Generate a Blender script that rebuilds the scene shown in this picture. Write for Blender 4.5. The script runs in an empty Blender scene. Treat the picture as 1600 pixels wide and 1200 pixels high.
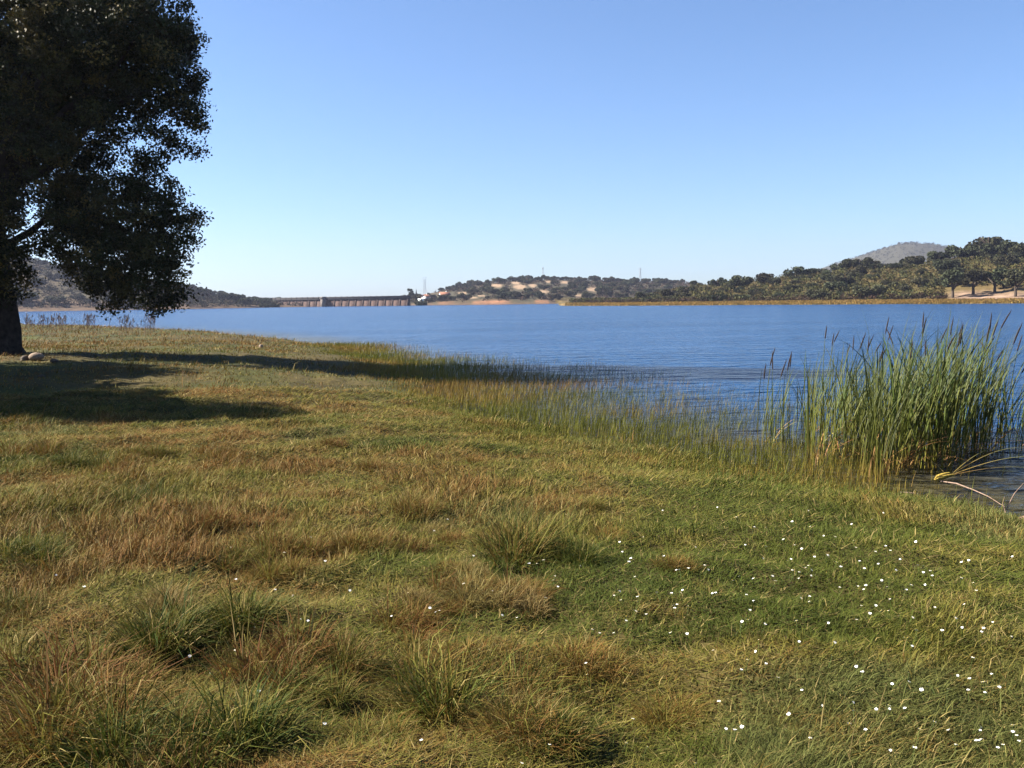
import bpy, bmesh, math, random
import numpy as np
from mathutils import Vector, Matrix, Euler

R = math.radians
rng = np.random.default_rng(7)
random.seed(7)
sc = bpy.context.scene
COL = sc.collection

# ------------------------------------------------------------------ camera
FPX = 1500.0                                   # focal length in pixels of a 1600 px wide frame
cam_d = bpy.data.cameras.new('camera')
cam_d.sensor_width = 36.0
cam_d.lens = 36.0 * FPX / 1600.0
cam_d.clip_start = 0.05
cam_d.clip_end = 9000.0
cam = bpy.data.objects.new('camera', cam_d)
COL.objects.link(cam)
CAM = Vector((0.0, 0.0, 2.02))
CROT = Matrix.Rotation(R(90 - 4.95), 3, 'X') @ Matrix.Rotation(R(-0.75), 3, 'Z')
cam.location = CAM
cam.rotation_euler = CROT.to_euler()
sc.camera = cam

# ------------------------------------------------------------------ sky, sun, exposure
SUN_AZ, SUN_EL = R(-83.0), R(37.5)             # clockwise from +Y
world = bpy.data.worlds.new('World')
sc.world = world
world.use_nodes = True
wn = world.node_tree
sky = wn.nodes.new('ShaderNodeTexSky')
sky.sky_type = 'NISHITA'
sky.sun_disc = False
sky.sun_elevation = SUN_EL
sky.sun_rotation = SUN_AZ % (2 * math.pi)
sky.altitude = 300
sky.air_density = 0.85
sky.dust_density = 0.6
sky.ozone_density = 6.5
wn.links.new(sky.outputs[0], wn.nodes['Background'].inputs[0])
wn.nodes['Background'].inputs[1].default_value = 0.05
sun_d = bpy.data.lights.new('sun', 'SUN')
sun_d.energy = 5.0
sun_d.angle = R(0.53)
sun_d.color = (1.0, 0.93, 0.82)
sun = bpy.data.objects.new('sun', sun_d)
COL.objects.link(sun)
sdir = Vector((math.sin(SUN_AZ) * math.cos(SUN_EL), math.cos(SUN_AZ) * math.cos(SUN_EL), math.sin(SUN_EL)))
sun.rotation_euler = sdir.to_track_quat('Z', 'Y').to_euler()
sun.location = sdir * 100
sc.view_settings.view_transform = 'Standard'
sc.view_settings.look = 'None'
sc.view_settings.exposure = 2.05
sc.view_settings.gamma = 1.0
sc.view_settings.use_curve_mapping = False
sc.cycles.max_bounces = 6
sc.cycles.transparent_max_bounces = 4
sc.cycles.volume_bounces = 0
sc.cycles.caustics_reflective = False
sc.cycles.caustics_refractive = False

# ------------------------------------------------------------------ helpers
def tag(o, label=None, cat=None, group=None, kind=None):
    if label: o['label'] = label
    if cat: o['category'] = cat
    if group: o['group'] = group
    if kind: o['kind'] = kind
    return o

def mesh(name, V, F, mat=None, col=None, smooth=False, mats=None, midx=None):
    """V (n,3); F an int array (m,3) or (m,4), or a list of such arrays."""
    me = bpy.data.meshes.new(name)
    V = np.asarray(V, np.float32)
    if isinstance(F, np.ndarray): F = [F]
    F = [np.asarray(f, np.int32) for f in F if len(f)]
    nl = sum(f.size for f in F); nf = sum(len(f) for f in F)
    me.vertices.add(len(V)); me.vertices.foreach_set('co', V.ravel())
    me.loops.add(nl); me.loops.foreach_set('vertex_index', np.concatenate([f.ravel() for f in F]))
    tot = np.concatenate([np.full(len(f), f.shape[1], np.int32) for f in F])
    st = np.concatenate([[0], np.cumsum(tot)[:-1]]).astype(np.int32)
    me.polygons.add(nf); me.polygons.foreach_set('loop_start', st)
    me.polygons.foreach_set('loop_total', tot)
    if midx is not None: me.polygons.foreach_set('material_index', np.asarray(midx, np.int32))
    me.update(calc_edges=True)
    if smooth: me.polygons.foreach_set('use_smooth', np.ones(nf, bool))
    if col is not None:
        a = me.attributes.new('Col', 'FLOAT_COLOR', 'POINT')
        c = np.ones((len(V), 4), np.float32); c[:, :3] = col
        a.data.foreach_set('color', c.ravel())
    for m in (mats or ([mat] if mat else [])): me.materials.append(m)
    return me

def obj(name, me, parent=None, loc=None, rot=None, scale=None):
    o = bpy.data.objects.new(name, me)
    COL.objects.link(o)
    if parent: o.parent = parent
    if loc is not None: o.location = loc
    if rot is not None: o.rotation_euler = rot
    if scale is not None: o.scale = scale
    return o

def empty(name, loc, rz=0.0, scale=None):
    o = bpy.data.objects.new(name, None)
    COL.objects.link(o); o.location = loc; o.rotation_euler = (0, 0, rz)
    if scale is not None: o.scale = scale
    return o

def boxes(lst):
    """axis-aligned boxes (x0,x1,y0,y1,z0,z1) -> V, F"""
    V, F = [], []
    for (a, b, c, d, e, f) in lst:
        n = len(V)
        V += [(a, c, e), (b, c, e), (b, d, e), (a, d, e), (a, c, f), (b, c, f), (b, d, f), (a, d, f)]
        F += [(n, n+3, n+2, n+1), (n+4, n+5, n+6, n+7), (n, n+1, n+5, n+4), (n+1, n+2, n+6, n+5), (n+2, n+3, n+7, n+6), (n+3, n, n+4, n+7)]
    return np.array(V), np.array(F)

def tube(pts, rad, sides=8, cap=True):
    P = np.array(pts, float); n = len(P)
    T = np.gradient(P, axis=0); T /= np.linalg.norm(T, axis=1)[:, None] + 1e-9
    ref = np.array([0.0, 1.0, 0.0]) if abs(T[0][1]) < 0.8 else np.array([1.0, 0, 0])
    V = []
    for i in range(n):
        u = np.cross(T[i], ref); u /= np.linalg.norm(u) + 1e-9
        v = np.cross(T[i], u)
        a = np.arange(sides) * 2 * math.pi / sides
        V.append(P[i] + rad[i] * (np.cos(a)[:, None] * u + np.sin(a)[:, None] * v))
    V = np.concatenate(V)
    F = []
    for i in range(n - 1):
        for k in range(sides):
            k2 = (k + 1) % sides
            F.append((i*sides+k, i*sides+k2, (i+1)*sides+k2, (i+1)*sides+k))
    return V, np.array(F)

def join(parts):
    Vs, Fs, n = [], [], 0
    for V, F in parts:
        Vs.append(V); Fs.append(F + n); n += len(V)
    return np.concatenate(Vs), np.concatenate(Fs)

def hash2(i, j, s):
    v = np.sin(i * 127.1 + j * 311.7 + s * 74.7) * 43758.5453
    return v - np.floor(v)

def vnoise(x, y, s=0):
    xi, yi = np.floor(x), np.floor(y)
    fx, fy = x - xi, y - yi
    u, v = fx*fx*(3-2*fx), fy*fy*(3-2*fy)
    a, b = hash2(xi, yi, s), hash2(xi+1, yi, s)
    c, d = hash2(xi, yi+1, s), hash2(xi+1, yi+1, s)
    return (a*(1-u)+b*u)*(1-v) + (c*(1-u)+d*u)*v

def fbm(x, y, s=0, o=3):
    t, amp, tot = 0.0, 1.0, 0.0
    ca, sa = math.cos(0.6), math.sin(0.6)
    for k in range(o):
        t = t + amp * vnoise(x, y, s + k * 13); tot += amp
        x, y = (x*ca - y*sa)*2.03, (x*sa + y*ca)*2.03; amp *= 0.5
    return t / tot

def sstep(a, b, x):
    t = np.clip((x - a) / (b - a), 0, 1)
    return t * t * (3 - 2 * t)

def mixc(a, b, t):
    return a + (b - a) * t[:, None]

# ------------------------------------------------------------------ terrain
SHORE = np.array([(110, -10), (60, 0), (30, 2.5), (16, 4.6), (9, 5.8), (6.0, 7.0), (4.85, 8.45), (4.1, 9.6), (3.2, 11.0), (2.0, 12.4), (0.8, 14.0),
                  (-0.5, 16.5), (-1.5, 20), (-2.2, 24), (-3.3, 28.5), (-5.2, 34.5), (-8.0, 43), (-13, 55), (-24, 73), (-42, 96), (-78, 122), (-160, 150), (-420, 160)], float)
LAND = np.concatenate([SHORE, np.array([(-420, -420), (420, -420), (420, -90), (200, -30)], float)])

def shore_d(x, y):
    """signed distance to the near shore, positive on land"""
    x = np.asarray(x, float); y = np.asarray(y, float)
    d = np.full(x.shape, 1e9); ins = np.zeros(x.shape, bool)
    n = len(LAND)
    for i in range(n):
        ax, ay = LAND[i]; bx, by = LAND[(i+1) % n]
        ex, ey = bx-ax, by-ay
        t = np.clip(((x-ax)*ex + (y-ay)*ey) / (ex*ex+ey*ey), 0, 1)
        d = np.minimum(d, np.hypot(x-ax-t*ex, y-ay-t*ey))
        c = ((ay > y) != (by > y)) & (x < ex * (y-ay) / (by-ay if by != ay else 1e-9) + ax)
        ins ^= c
    w = 0.9 * (vnoise(x*0.8, y*0.8, 3) - 0.5) + 1.1*(vnoise(x*0.27, y*0.27, 4) - 0.5)
    return np.where(ins, d, -d) + w * sstep(0, 6, np.hypot(x, y) - 3)

HZ = lambda px: 470.0 - 0.0131 * (px - 800)
# visible skyline of each ridge (photo px) -> height in metres at its distance
TP_M = np.array([-4000, -1500, -600, 0, 60, 150, 230, 300, 340, 400, 425, 440, 520, 600, 640, 655, 700, 750, 800, 850, 900, 950, 1000, 1070, 1150, 1300, 1600, 5000], float)
SH_M = np.array([400, 420, 480, 520, 520, 520, 525, 532, 545, 570, 590, 614, 614, 610, 606, 585, 570, 560, 560, 560, 575, 610, 640, 650, 650, 650, 650, 600], float)
YS_M = np.array([380, 395, 405, 404, 404, 418, 432, 444, 452, 462, 465, 466, 464, 458.5, 455, 452, 443.5, 434.5, 429.5, 427.5, 428.5, 429.5, 431.5, 434, 438, 445, 455, 455], float)
RD_M = np.array([650, 680, 720, 740, 740, 740, 730, 720, 720, 740, 760, 800, 820, 840, 850, 850, 860, 870, 880, 890, 900, 900, 900, 900, 900, 900, 900, 900], float)
TP_R = np.array([-4000, 855, 880, 900, 950, 1000, 1050, 1080, 1110, 1160, 1220, 1260, 1300, 1340, 1400, 1460, 1520, 1560, 1600, 1800, 2500, 5000], float)
SH_R = np.array([380, 380, 350, 332, 315, 302, 294, 290, 286, 280, 273, 268, 264, 260, 254, 249, 245, 242, 240, 230, 200, 170], float)
YS_R = np.array([472, 472, 471, 469, 461, 450, 440, 433.5, 430.5, 424.5, 418, 413, 409.5, 405, 402, 396.5, 389.5, 387, 390, 390, 380, 380], float)
TP_B = np.array([-4000, -1200, 0, 700, 1180, 1280, 1340, 1380, 1405, 1430, 1460, 1490, 1530, 1600, 1800, 5000], float)
YS_B = np.array([430, 430, 455, 466, 440, 421, 404, 393, 387, 385.5, 388, 394, 404, 420, 425, 425], float)
TREE_H = 6.5

def to_px(x, y):
    yy = np.maximum(y, 0.02 * np.abs(x) + 1e-6)
    return np.clip(800 + 1505 * x / yy, -4000, 5000)

def near_hgt(x, y, d, relief=True):
    """height of the near bank and the lake bed beside it"""
    near = 0.44 * (1 - np.exp(-np.maximum(d, 0) / 3.4)) + 0.25 * np.exp(-((x+15)**2 + (y-28)**2) / 70.0)
    if relief:
        k = 1 - np.exp(-np.maximum(d, 0) / 1.6)
        near = near + k * (0.14 * (fbm(x*0.55, y*0.55, 21, 3) - 0.5) + 0.17 * (fbm(x*1.9, y*1.9, 22, 2) - 0.5) * (0.35 + 0.65*sstep(0.3, 0.65, vnoise(x*0.33+3, y*0.33, 23))))
    dn = np.maximum(-d, 0)
    bed = np.maximum(-np.where(dn < 7, 0.05 * dn, 0.35 + 0.12 * (dn - 7)), -3.0)
    return near, bed

def hgt(x, y, relief=True):
    x = np.asarray(x, float); y = np.asarray(y, float)
    r = np.hypot(x, y); px = to_px(x, y); hz = HZ(np.clip(px, -600, 2200))
    d = shore_d(x, y)
    near, bed = near_hgt(x, y, d, relief)
    # middle and left hills
    sh = np.interp(px, TP_M, SH_M); rd = np.interp(px, TP_M, RD_M)
    top = (hz - np.interp(px, TP_M, YS_M)) / 1500 * rd + 2 - TREE_H * 0.85
    top = np.maximum(top, 2.0)
    t = np.clip((r - sh) / (rd - sh), 0, 1)
    nz = fbm(x*0.012, y*0.012, 5, 3) - 0.5
    hm = 1.3 * np.clip((r - sh) / 7, 0, 1) + np.maximum(top - 1.3, 0.3) * (1 - (1 - t)**1.25) * (1 + 0.25 * nz * (1 - t))
    hm = np.where(r > rd, hm - 0.25 * top * np.clip((r - rd) / 500, 0, 1), hm)
    hm = np.where(r < sh, -np.clip(0.06 * (sh - r), 0, 3), hm)
    # right bank
    sh = np.interp(px, TP_R, SH_R) + 5 * (vnoise(px*0.03, px*0+1.5, 6) - 0.5) + 3 * (vnoise(px*0.12, px*0+1.5, 8) - 0.5); rd = sh + 165
    top = np.maximum((hz - np.interp(px, TP_R, YS_R)) / 1500 * rd + 2 - TREE_H * 0.8, 1.2)
    t = np.clip((r - sh - 42) / (rd - sh - 42), 0, 1)
    hr = 0.75 * np.clip((r - sh) / 38, 0, 1) + (top - 0.75) * (1 - (1 - t)**1.4) * (1 + 0.3 * nz * (1 - t))
    hr = np.where(r > rd, hr - 0.6 * top * np.clip((r - rd) / 250, 0, 1), hr)
    hr = np.where(r < sh, -np.clip(0.05 * (sh - r), 0, 3), hr)
    hr = -3 + (hr + 3) * sstep(856, 884, px)
    # far blue hill
    rb = 2300.0
    tb = np.maximum((hz - np.interp(px, TP_B, YS_B)) / 1500 * rb - 3, 0)
    hb = (tb + 6) * np.exp(-((r - rb) / 430.0)**2) * (1 + 0.10*(fbm(x*0.006, y*0.006, 9, 3) - 0.5)) - 6
    far = np.maximum(np.maximum(hm, hr), hb)
    return np.where(d > 0, np.maximum(near, np.where(r > 250, far, -9)), np.maximum(bed, far))

def h1(x, y): return float(hgt(np.array([x]), np.array([y]))[0])

def ray(px, py):
    return CROT @ Vector(((px - 800) / FPX, -(py - 600) / FPX, -1.0))

def at_depth(px, py, Y):
    d = ray(px, py); t = Y / d.y
    return CAM + d * t

def on_ground(px, py, tmax=1500.0, tmin=2.0):
    d = ray(px, py)
    t = np.exp(np.linspace(math.log(tmin), math.log(tmax), 1500))
    x, y, z = CAM.x + d.x*t, CAM.y + d.y*t, CAM.z + d.z*t
    b = np.nonzero(z < np.maximum(hgt(x, y), -0.05))[0]
    if not len(b): return None
    i = b[0]
    p = Vector((x[i], y[i], 0)); p.z = h1(p.x, p.y)
    return p

def project(x, y, z):
    """photo pixel of a world point, arrays"""
    M = np.array(CROT.transposed())
    q = np.stack([np.asarray(x)-CAM.x, np.asarray(y)-CAM.y, np.asarray(z)-CAM.z], -1) @ M.T
    return 800 - FPX * q[..., 0] / q[..., 2], 600 + FPX * q[..., 1] / q[..., 2]

# ------------------------------------------------------------------ materials
def new_mat(name):
    m = bpy.data.materials.new(name); m.use_nodes = True
    nt = m.node_tree
    return m, nt, nt.nodes['Principled BSDF'], nt.nodes['Material Output']

def leaf_mat(name, trans=0.25, rough=0.55, rnd=0.25, spec=0.3, tint=None):
    m, nt, p, out = new_mat(name)
    a = nt.nodes.new('ShaderNodeAttribute'); a.attribute_name = 'Col'
    oi = nt.nodes.new('ShaderNodeObjectInfo')
    mr = nt.nodes.new('ShaderNodeMapRange'); mr.inputs['To Min'].default_value = 1 - rnd; mr.inputs['To Max'].default_value = 1 + rnd
    hs = nt.nodes.new('ShaderNodeHueSaturation')
    mh = nt.nodes.new('ShaderNodeMapRange'); mh.inputs['To Min'].default_value = 0.5 - 0.03*rnd/0.25; mh.inputs['To Max'].default_value = 0.5 + 0.025*rnd/0.25
    mu = nt.nodes.new('ShaderNodeMath'); mu.operation = 'MULTIPLY'; mu.inputs[1].default_value = 7.31
    fr = nt.nodes.new('ShaderNodeMath'); fr.operation = 'FRACT'
    L = nt.links.new
    L(oi.outputs['Random'], mr.inputs['Value']); L(oi.outputs['Random'], mu.inputs[0]); L(mu.outputs[0], fr.inputs[0]); L(fr.outputs[0], mh.inputs['Value'])
    L(mr.outputs[0], hs.inputs['Value']); L(mh.outputs[0], hs.inputs['Hue']); L(a.outputs['Color'], hs.inputs['Color'])
    L(hs.outputs[0], p.inputs['Base Color'])
    p.inputs['Roughness'].default_value = rough; p.inputs['Specular IOR Level'].default_value = spec
    if trans > 0:
        t = nt.nodes.new('ShaderNodeBsdfTranslucent'); mx = nt.nodes.new('ShaderNodeMixShader'); mx.inputs[0].default_value = trans
        L(hs.outputs[0], t.inputs['Color']); L(p.outputs[0], mx.inputs[1]); L(t.outputs[0], mx.inputs[2]); L(mx.outputs[0], out.inputs['Surface'])
    return m

def noise_mat(name, c1, c2, scale=3.0, rough=0.9, bump=0.3, detail=6, dist=0.02, spec=0.2):
    m, nt, p, out = new_mat(name)
    tc = nt.nodes.new('ShaderNodeTexCoord')
    n = nt.nodes.new('ShaderNodeTexNoise'); n.inputs['Scale'].default_value = scale; n.inputs['Detail'].default_value = detail
    cr = nt.nodes.new('ShaderNodeValToRGB'); cr.color_ramp.elements[0].position = 0.32; cr.color_ramp.elements[1].position = 0.68
    cr.color_ramp.elements[0].color = (*c1, 1); cr.color_ramp.elements[1].color = (*c2, 1)
    b = nt.nodes.new('ShaderNodeBump'); b.inputs['Strength'].default_value = bump; b.inputs['Distance'].default_value = dist
    L = nt.links.new
    L(tc.outputs['Object'], n.inputs['Vector']); L(n.outputs['Fac'], cr.inputs[0]); L(cr.outputs[0], p.inputs['Base Color'])
    L(n.outputs['Fac'], b.inputs['Height']); L(b.outputs[0], p.inputs['Normal'])
    p.inputs['Roughness'].default_value = rough; p.inputs['Specular IOR Level'].default_value = spec
    return m

def ground_mat():
    m, nt, p, out = new_mat('earth')
    L = nt.links.new
    a = nt.nodes.new('ShaderNodeAttribute'); a.attribute_name = 'Col'
    g = nt.nodes.new('ShaderNodeNewGeometry')
    n1 = nt.nodes.new('ShaderNodeTexNoise'); n1.inputs['Scale'].default_value = 9.0; n1.inputs['Detail'].default_value = 8
    n2 = nt.nodes.new('ShaderNodeTexNoise'); n2.inputs['Scale'].default_value = 0.35; n2.inputs['Detail'].default_value = 6
    L(g.outputs['Position'], n1.inputs['Vector']); L(g.outputs['Position'], n2.inputs['Vector'])
    m1 = nt.nodes.new('ShaderNodeMapRange'); m1.inputs['From Min'].default_value = 0.3; m1.inputs['From Max'].default_value = 0.7; m1.inputs['To Min'].default_value = 0.6; m1.inputs['To Max'].default_value = 1.4
    m2 = nt.nodes.new('ShaderNodeMapRange'); m2.inputs['From Min'].default_value = 0.3; m2.inputs['From Max'].default_value = 0.7; m2.inputs['To Min'].default_value = 0.65; m2.inputs['To Max'].default_value = 1.35
    L(n1.outputs['Fac'], m1.inputs['Value']); L(n2.outputs['Fac'], m2.inputs['Value'])
    mu = nt.nodes.new('ShaderNodeMath'); mu.operation = 'MULTIPLY'; L(m1.outputs[0], mu.inputs[0]); L(m2.outputs[0], mu.inputs[1])
    mx = nt.nodes.new('ShaderNodeVectorMath'); mx.operation = 'SCALE'
    L(a.outputs['Color'], mx.inputs[0]); L(mu.outputs[0], mx.inputs['Scale']); L(mx.outputs[0], p.inputs['Base Color'])
    b = nt.nodes.new('ShaderNodeBump'); b.inputs['Strength'].default_value = 0.6; b.inputs['Distance'].default_value = 0.03
    L(n1.outputs['Fac'], b.inputs['Height']); L(b.outputs[0], p.inputs['Normal'])
    p.inputs['Roughness'].default_value = 0.95; p.inputs['Specular IOR Level'].default_value = 0.1
    return m

def water_mat():
    m, nt, p, out = new_mat('lake_water')
    L = nt.links.new
    g = nt.nodes.new('ShaderNodeNewGeometry')
    def noise(sx, sy, rot, detail, rough=0.5, w=0.0):
        mp = nt.nodes.new('ShaderNodeMapping'); mp.inputs['Scale'].default_value = (sx, sy, 1); mp.inputs['Rotation'].default_value = (0, 0, rot); mp.inputs['Location'].default_value = (w, w*2, 0)
        n = nt.nodes.new('ShaderNodeTexNoise'); n.inputs['Scale'].default_value = 1.0; n.inputs['Detail'].default_value = detail; n.inputs['Roughness'].default_value = rough
        L(g.outputs['Position'], mp.inputs['Vector']); L(mp.outputs[0], n.inputs['Vector']); return n
    def math_(op, a, b):
        n = nt.nodes.new('ShaderNodeMath'); n.operation = op
        for i, v in enumerate((a, b)):
            if isinstance(v, (int, float)): n.inputs[i].default_value = v
            else: L(v, n.inputs[i])
        return n.outputs[0]
    big = noise(0.5, 1.25, 0.16, 3, 0.55)
    mid = noise(1.8, 3.8, -0.1, 3, 0.5, 7)
    fine = noise(6.0, 11.0, 0.2, 2, 0.5, 3)
    gust = noise(0.035, 0.11, 0.1, 3, 0.5, 11)
    gm = nt.nodes.new('ShaderNodeMapRange'); gm.inputs['From Min'].default_value = 0.35; gm.inputs['From Max'].default_value = 0.65; gm.inputs['To Min'].default_value = 0.65; gm.inputs['To Max'].default_value = 1.25
    L(gust.outputs['Fac'], gm.inputs['Value'])
    hsum = math_('ADD', math_('ADD', math_('MULTIPLY', big.outputs['Fac'], 1.15), math_('MULTIPLY', mid.outputs['Fac'], 0.62)), math_('MULTIPLY', fine.outputs['Fac'], 0.05))
    hgt_ = math_('MULTIPLY', hsum, gm.outputs[0])
    b = nt.nodes.new('ShaderNodeBump'); b.inputs['Strength'].default_value = 1.0; b.inputs['Distance'].default_value = 0.55
    L(hgt_, b.inputs['Height']); L(b.outputs[0], p.inputs['Normal'])
    ca = nt.nodes.new('ShaderNodeAttribute'); ca.attribute_name = 'Col'; L(ca.outputs['Color'], p.inputs['Base Color'])
    p.inputs['Roughness'].default_value = 0.19; p.inputs['IOR'].default_value = 1.333
    return m

M_GROUND = ground_mat()
M_WATER = water_mat()
M_GRASS = leaf_mat('grass_blade', 0.2, 0.7, 0.0, 0.08)
M_TUSS = leaf_mat('tussock_blade', 0.2, 0.7, 0.12, 0.08)
M_OAKLEAF = leaf_mat('oak_leaf', 0.08, 0.6, 0.0, 0.15)
M_FARLEAF = leaf_mat('far_foliage', 0.12, 0.8, 0.35, 0.1)
M_REED = leaf_mat('cattail_leaf', 0.2, 0.55, 0.3, 0.15)
M_BARK = noise_mat('oak_bark', (0.018, 0.013, 0.010), (0.05, 0.038, 0.03), 7.0, 0.95, 1.0, 8, 0.06)
M_FARBARK = noise_mat('far_bark', (0.04, 0.03, 0.022), (0.08, 0.06, 0.045), 3.0)
M_STONE = noise_mat('pale_stone', (0.14, 0.095, 0.065), (0.27, 0.21, 0.16), 9.0, 0.9, 0.6)
M_STONE_D = noise_mat('dull_stone', (0.05, 0.038, 0.03), (0.10, 0.08, 0.065), 9.0, 0.9, 0.6)

# ------------------------------------------------------------------ ground sheet
CLEAR = [(722, 458, 10, 2.5), (738, 465, 11, 2.2), (776, 446, 12, 3), (812, 448, 15, 4.5), (832, 446, 9, 3), (851, 455, 9, 3.5), (882, 441, 8, 3), (905, 462, 10, 3), (926, 452, 13, 4.5),
         (857, 440, 6, 2), (806, 442, 10, 2.5), (752, 462, 7, 1.8)]
th = np.concatenate([np.radians(np.arange(-33, 33, 0.1)), np.radians(np.arange(33, 327, 1.5))])
rr = np.concatenate([np.geomspace(0.8, 60, 150)[:-1], np.geomspace(60, 1000, 110)[:-1], np.geomspace(1000, 3100, 44)])
TH, RR = np.meshgrid(th, rr)
GX, GY = (np.sin(TH) * RR).ravel(), (np.cos(TH) * RR).ravel()
GZ = hgt(GX, GY)
nth, nrr = len(th), len(rr)
gpx = to_px(GX, GY); gr = np.hypot(GX, GY); gd = shore_d(GX, GY)
n_lo, n_hi = fbm(GX*0.5, GY*0.5, 31, 3), fbm(GX*0.03, GY*0.03, 32, 4)
gcol = mixc(np.array([0.13, 0.10, 0.032]), np.array([0.085, 0.095, 0.02]), sstep(0.35, 0.65, n_lo))
gcol = np.where((gd < 0.4)[:, None], np.array([0.075, 0.06, 0.035]), gcol)
fpx, fpy = project(GX, np.maximum(GY, 1), GZ)
is_far = (gr > 150) & (gd < 0)
shM, shR = np.interp(gpx, TP_M, SH_M), np.interp(gpx, TP_R, SH_R)
colM = mixc(np.array([0.10, 0.088, 0.05]), np.array([0.15, 0.115, 0.065]), sstep(0.45, 0.7, n_hi))
bare = np.zeros(len(GX))
for (cx, cy, w, hh) in CLEAR:
    q = ((fpx - cx) / (0.7*w))**2 + ((fpy - cy) / (0.8*hh))**2
    bare = np.maximum(bare, sstep(1.3, 0.6, q + 0.5 * (n_lo - 0.5)))
colM = mixc(colM, np.array([0.50, 0.35, 0.22]), bare)
bank = 0.7*sstep(20, 5, gr - shM) * sstep(0.5, 0.68, vnoise(gpx*0.04, gpx*0+2.5, 41)) * sstep(650, 700, gpx)
bank = np.maximum(bank, sstep(30, 5, gr - shM) * np.exp(-((gpx - 772) / 24)**4)); bank = np.maximum(bank, sstep(24, 5, gr - shM) * np.exp(-((gpx - 905) / 12)**4))
colM = mixc(colM, np.array([0.52, 0.25, 0.13]), np.clip(bank, 0, 1))
colM = np.where((((gr - shM) < 4) | ((gpx < 640) & (gr < shM + 22)))[:, None], np.array([0.17, 0.115, 0.075]), colM)
colR = mixc(np.array([0.125, 0.10, 0.035]), np.array([0.20, 0.14, 0.055]), sstep(0.4, 0.65, n_hi))
strip = sstep(46, 36, gr - shR + 10 * (n_hi - 0.5))
colR = mixc(colR, np.array([0.46, 0.30, 0.10]), strip * (0.35 + 0.65*sstep(885, 960, gpx)))
pink = sstep(1465, 1510, gpx) * sstep(60, 50, gr - shR) * sstep(24, 30, gr - shR + 14*(n_lo-0.5))
colR = mixc(colR, np.array([0.44, 0.30, 0.21]), pink)
colR = np.where(((gr - shR) < 3)[:, None], np.array([0.14, 0.12, 0.05]), colR)
farc = np.where(((gpx > 870) & (gr < shR + 260))[:, None], colR, colM)
farc = np.where((gr > 1250)[:, None], np.array([0.10, 0.095, 0.06]), farc)
gcol = np.where(is_far[:, None], farc, gcol)
gcol = np.clip(gcol * np.where(is_far, 0.46, 0.40)[:, None], 0, 1)
V = np.concatenate([np.stack([GX, GY, GZ], -1), [[0, 0, h1(0, 0)]]])
ii, jj = np.meshgrid(np.arange(nrr-1), np.arange(nth), indexing='ij')
j2 = (jj + 1) % nth
F = np.stack([ii*nth+jj, ii*nth+j2, (ii+1)*nth+j2, (ii+1)*nth+jj], -1).reshape(-1, 4)
F = F[:, ::-1]
c0 = len(V) - 1
F3 = np.stack([np.full(nth, c0), (np.arange(nth)+1) % nth, np.arange(nth)], -1)
ground = obj('ground', mesh('ground', V, [F, F3], M_GROUND, np.concatenate([gcol, [gcol[0]]]), smooth=True))
tag(ground, kind='structure')

# ------------------------------------------------------------------ lake
ri = np.arange(0, int(np.searchsorted(rr, 1150)), 3); ti = np.arange(0, nth, 3)
LX, LY = GX.reshape(nrr, nth)[ri][:, ti], GY.reshape(nrr, nth)[ri][:, ti]
ld = np.clip(-GZ.reshape(nrr, nth)[ri][:, ti], 0, 3).ravel()
nl_, nt_ = len(ri), len(ti)
ii, jj = np.meshgrid(np.arange(nl_-1), np.arange(nt_), indexing='ij'); j2 = (jj + 1) % nt_
LF = np.stack([ii*nt_+jj, (ii+1)*nt_+jj, (ii+1)*nt_+j2, ii*nt_+j2], -1).reshape(-1, 4)
lcol = mixc(np.array([0.040, 0.034, 0.014]), np.array([0.005, 0.036, 0.105]), sstep(0.0, 0.30, ld))   # the muddy bed shows through where it is shallow
lake = obj('lake_water', mesh('lake_water', np.stack([LX.ravel(), LY.ravel(), np.zeros(LX.size)], -1), LF, M_WATER, lcol))
tag(lake, kind='structure')

# ------------------------------------------------------------------ grass
PAL = dict(green=(0.115, 0.135, 0.022), deep=(0.058, 0.095, 0.016), olive=(0.24, 0.21, 0.042), brown=(0.25, 0.15, 0.040), rust=(0.26, 0.125, 0.034), straw=(0.46, 0.35, 0.13), grey=(0.16, 0.17, 0.055))
PAL = {k: np.array(v) * 0.49 for k, v in PAL.items()}

def blades(P, L, az, lean, curve, W, col, yaw=None):
    """grass blades: 5 verts, quad + tri each. P (n,3) feet, L length, az direction of lean, lean angle from vertical, curve extra lean at the tip"""
    n = len(P)
    if yaw is None: yaw = rng.uniform(0, math.pi, n)
    wv = np.stack([np.cos(yaw), np.sin(yaw), np.zeros(n)], -1) * (W * 0.5)[:, None]
    dv = np.stack([np.cos(az), np.sin(az), np.zeros(n)], -1)
    up = np.array([0, 0, 1.0])
    a1, a2 = lean, lean + curve
    m = P + (dv * np.sin(a1)[:, None] + up * np.cos(a1)[:, None]) * (L * 0.55)[:, None]
    t = m + (dv * np.sin(a2)[:, None] + up * np.cos(a2)[:, None]) * (L * 0.45)[:, None]
    V = np.stack([P - wv, P + wv, m + wv * 0.8, m - wv * 0.8, t], 1).reshape(-1, 3)
    b = np.arange(n) * 5
    Q = np.stack([b, b+1, b+2, b+3], -1); T = np.stack([b+3, b+2, b+4], -1)
    return V, [Q, T], np.repeat(col, 5, axis=0)

def dry_field(x, y):
    """0 green .. 1 dry brown"""
    n = 0.55*fbm(x*0.5, y*0.5, 51, 4) + 0.45*fbm(x*2.6, y*2.6, 52, 3)
    px = to_px(x, y); r = np.hypot(x, y)
    f = 0.55*(n - 0.5)*3.6 + 0.42 + 0.20 * sstep(950, 200, px) - 0.20 * sstep(850, 1250, px)
    f = f + 0.35 * sstep(34, 42, r) * sstep(520, 380, px)       # golden far bank
    return np.clip(f, 0, 1)

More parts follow.
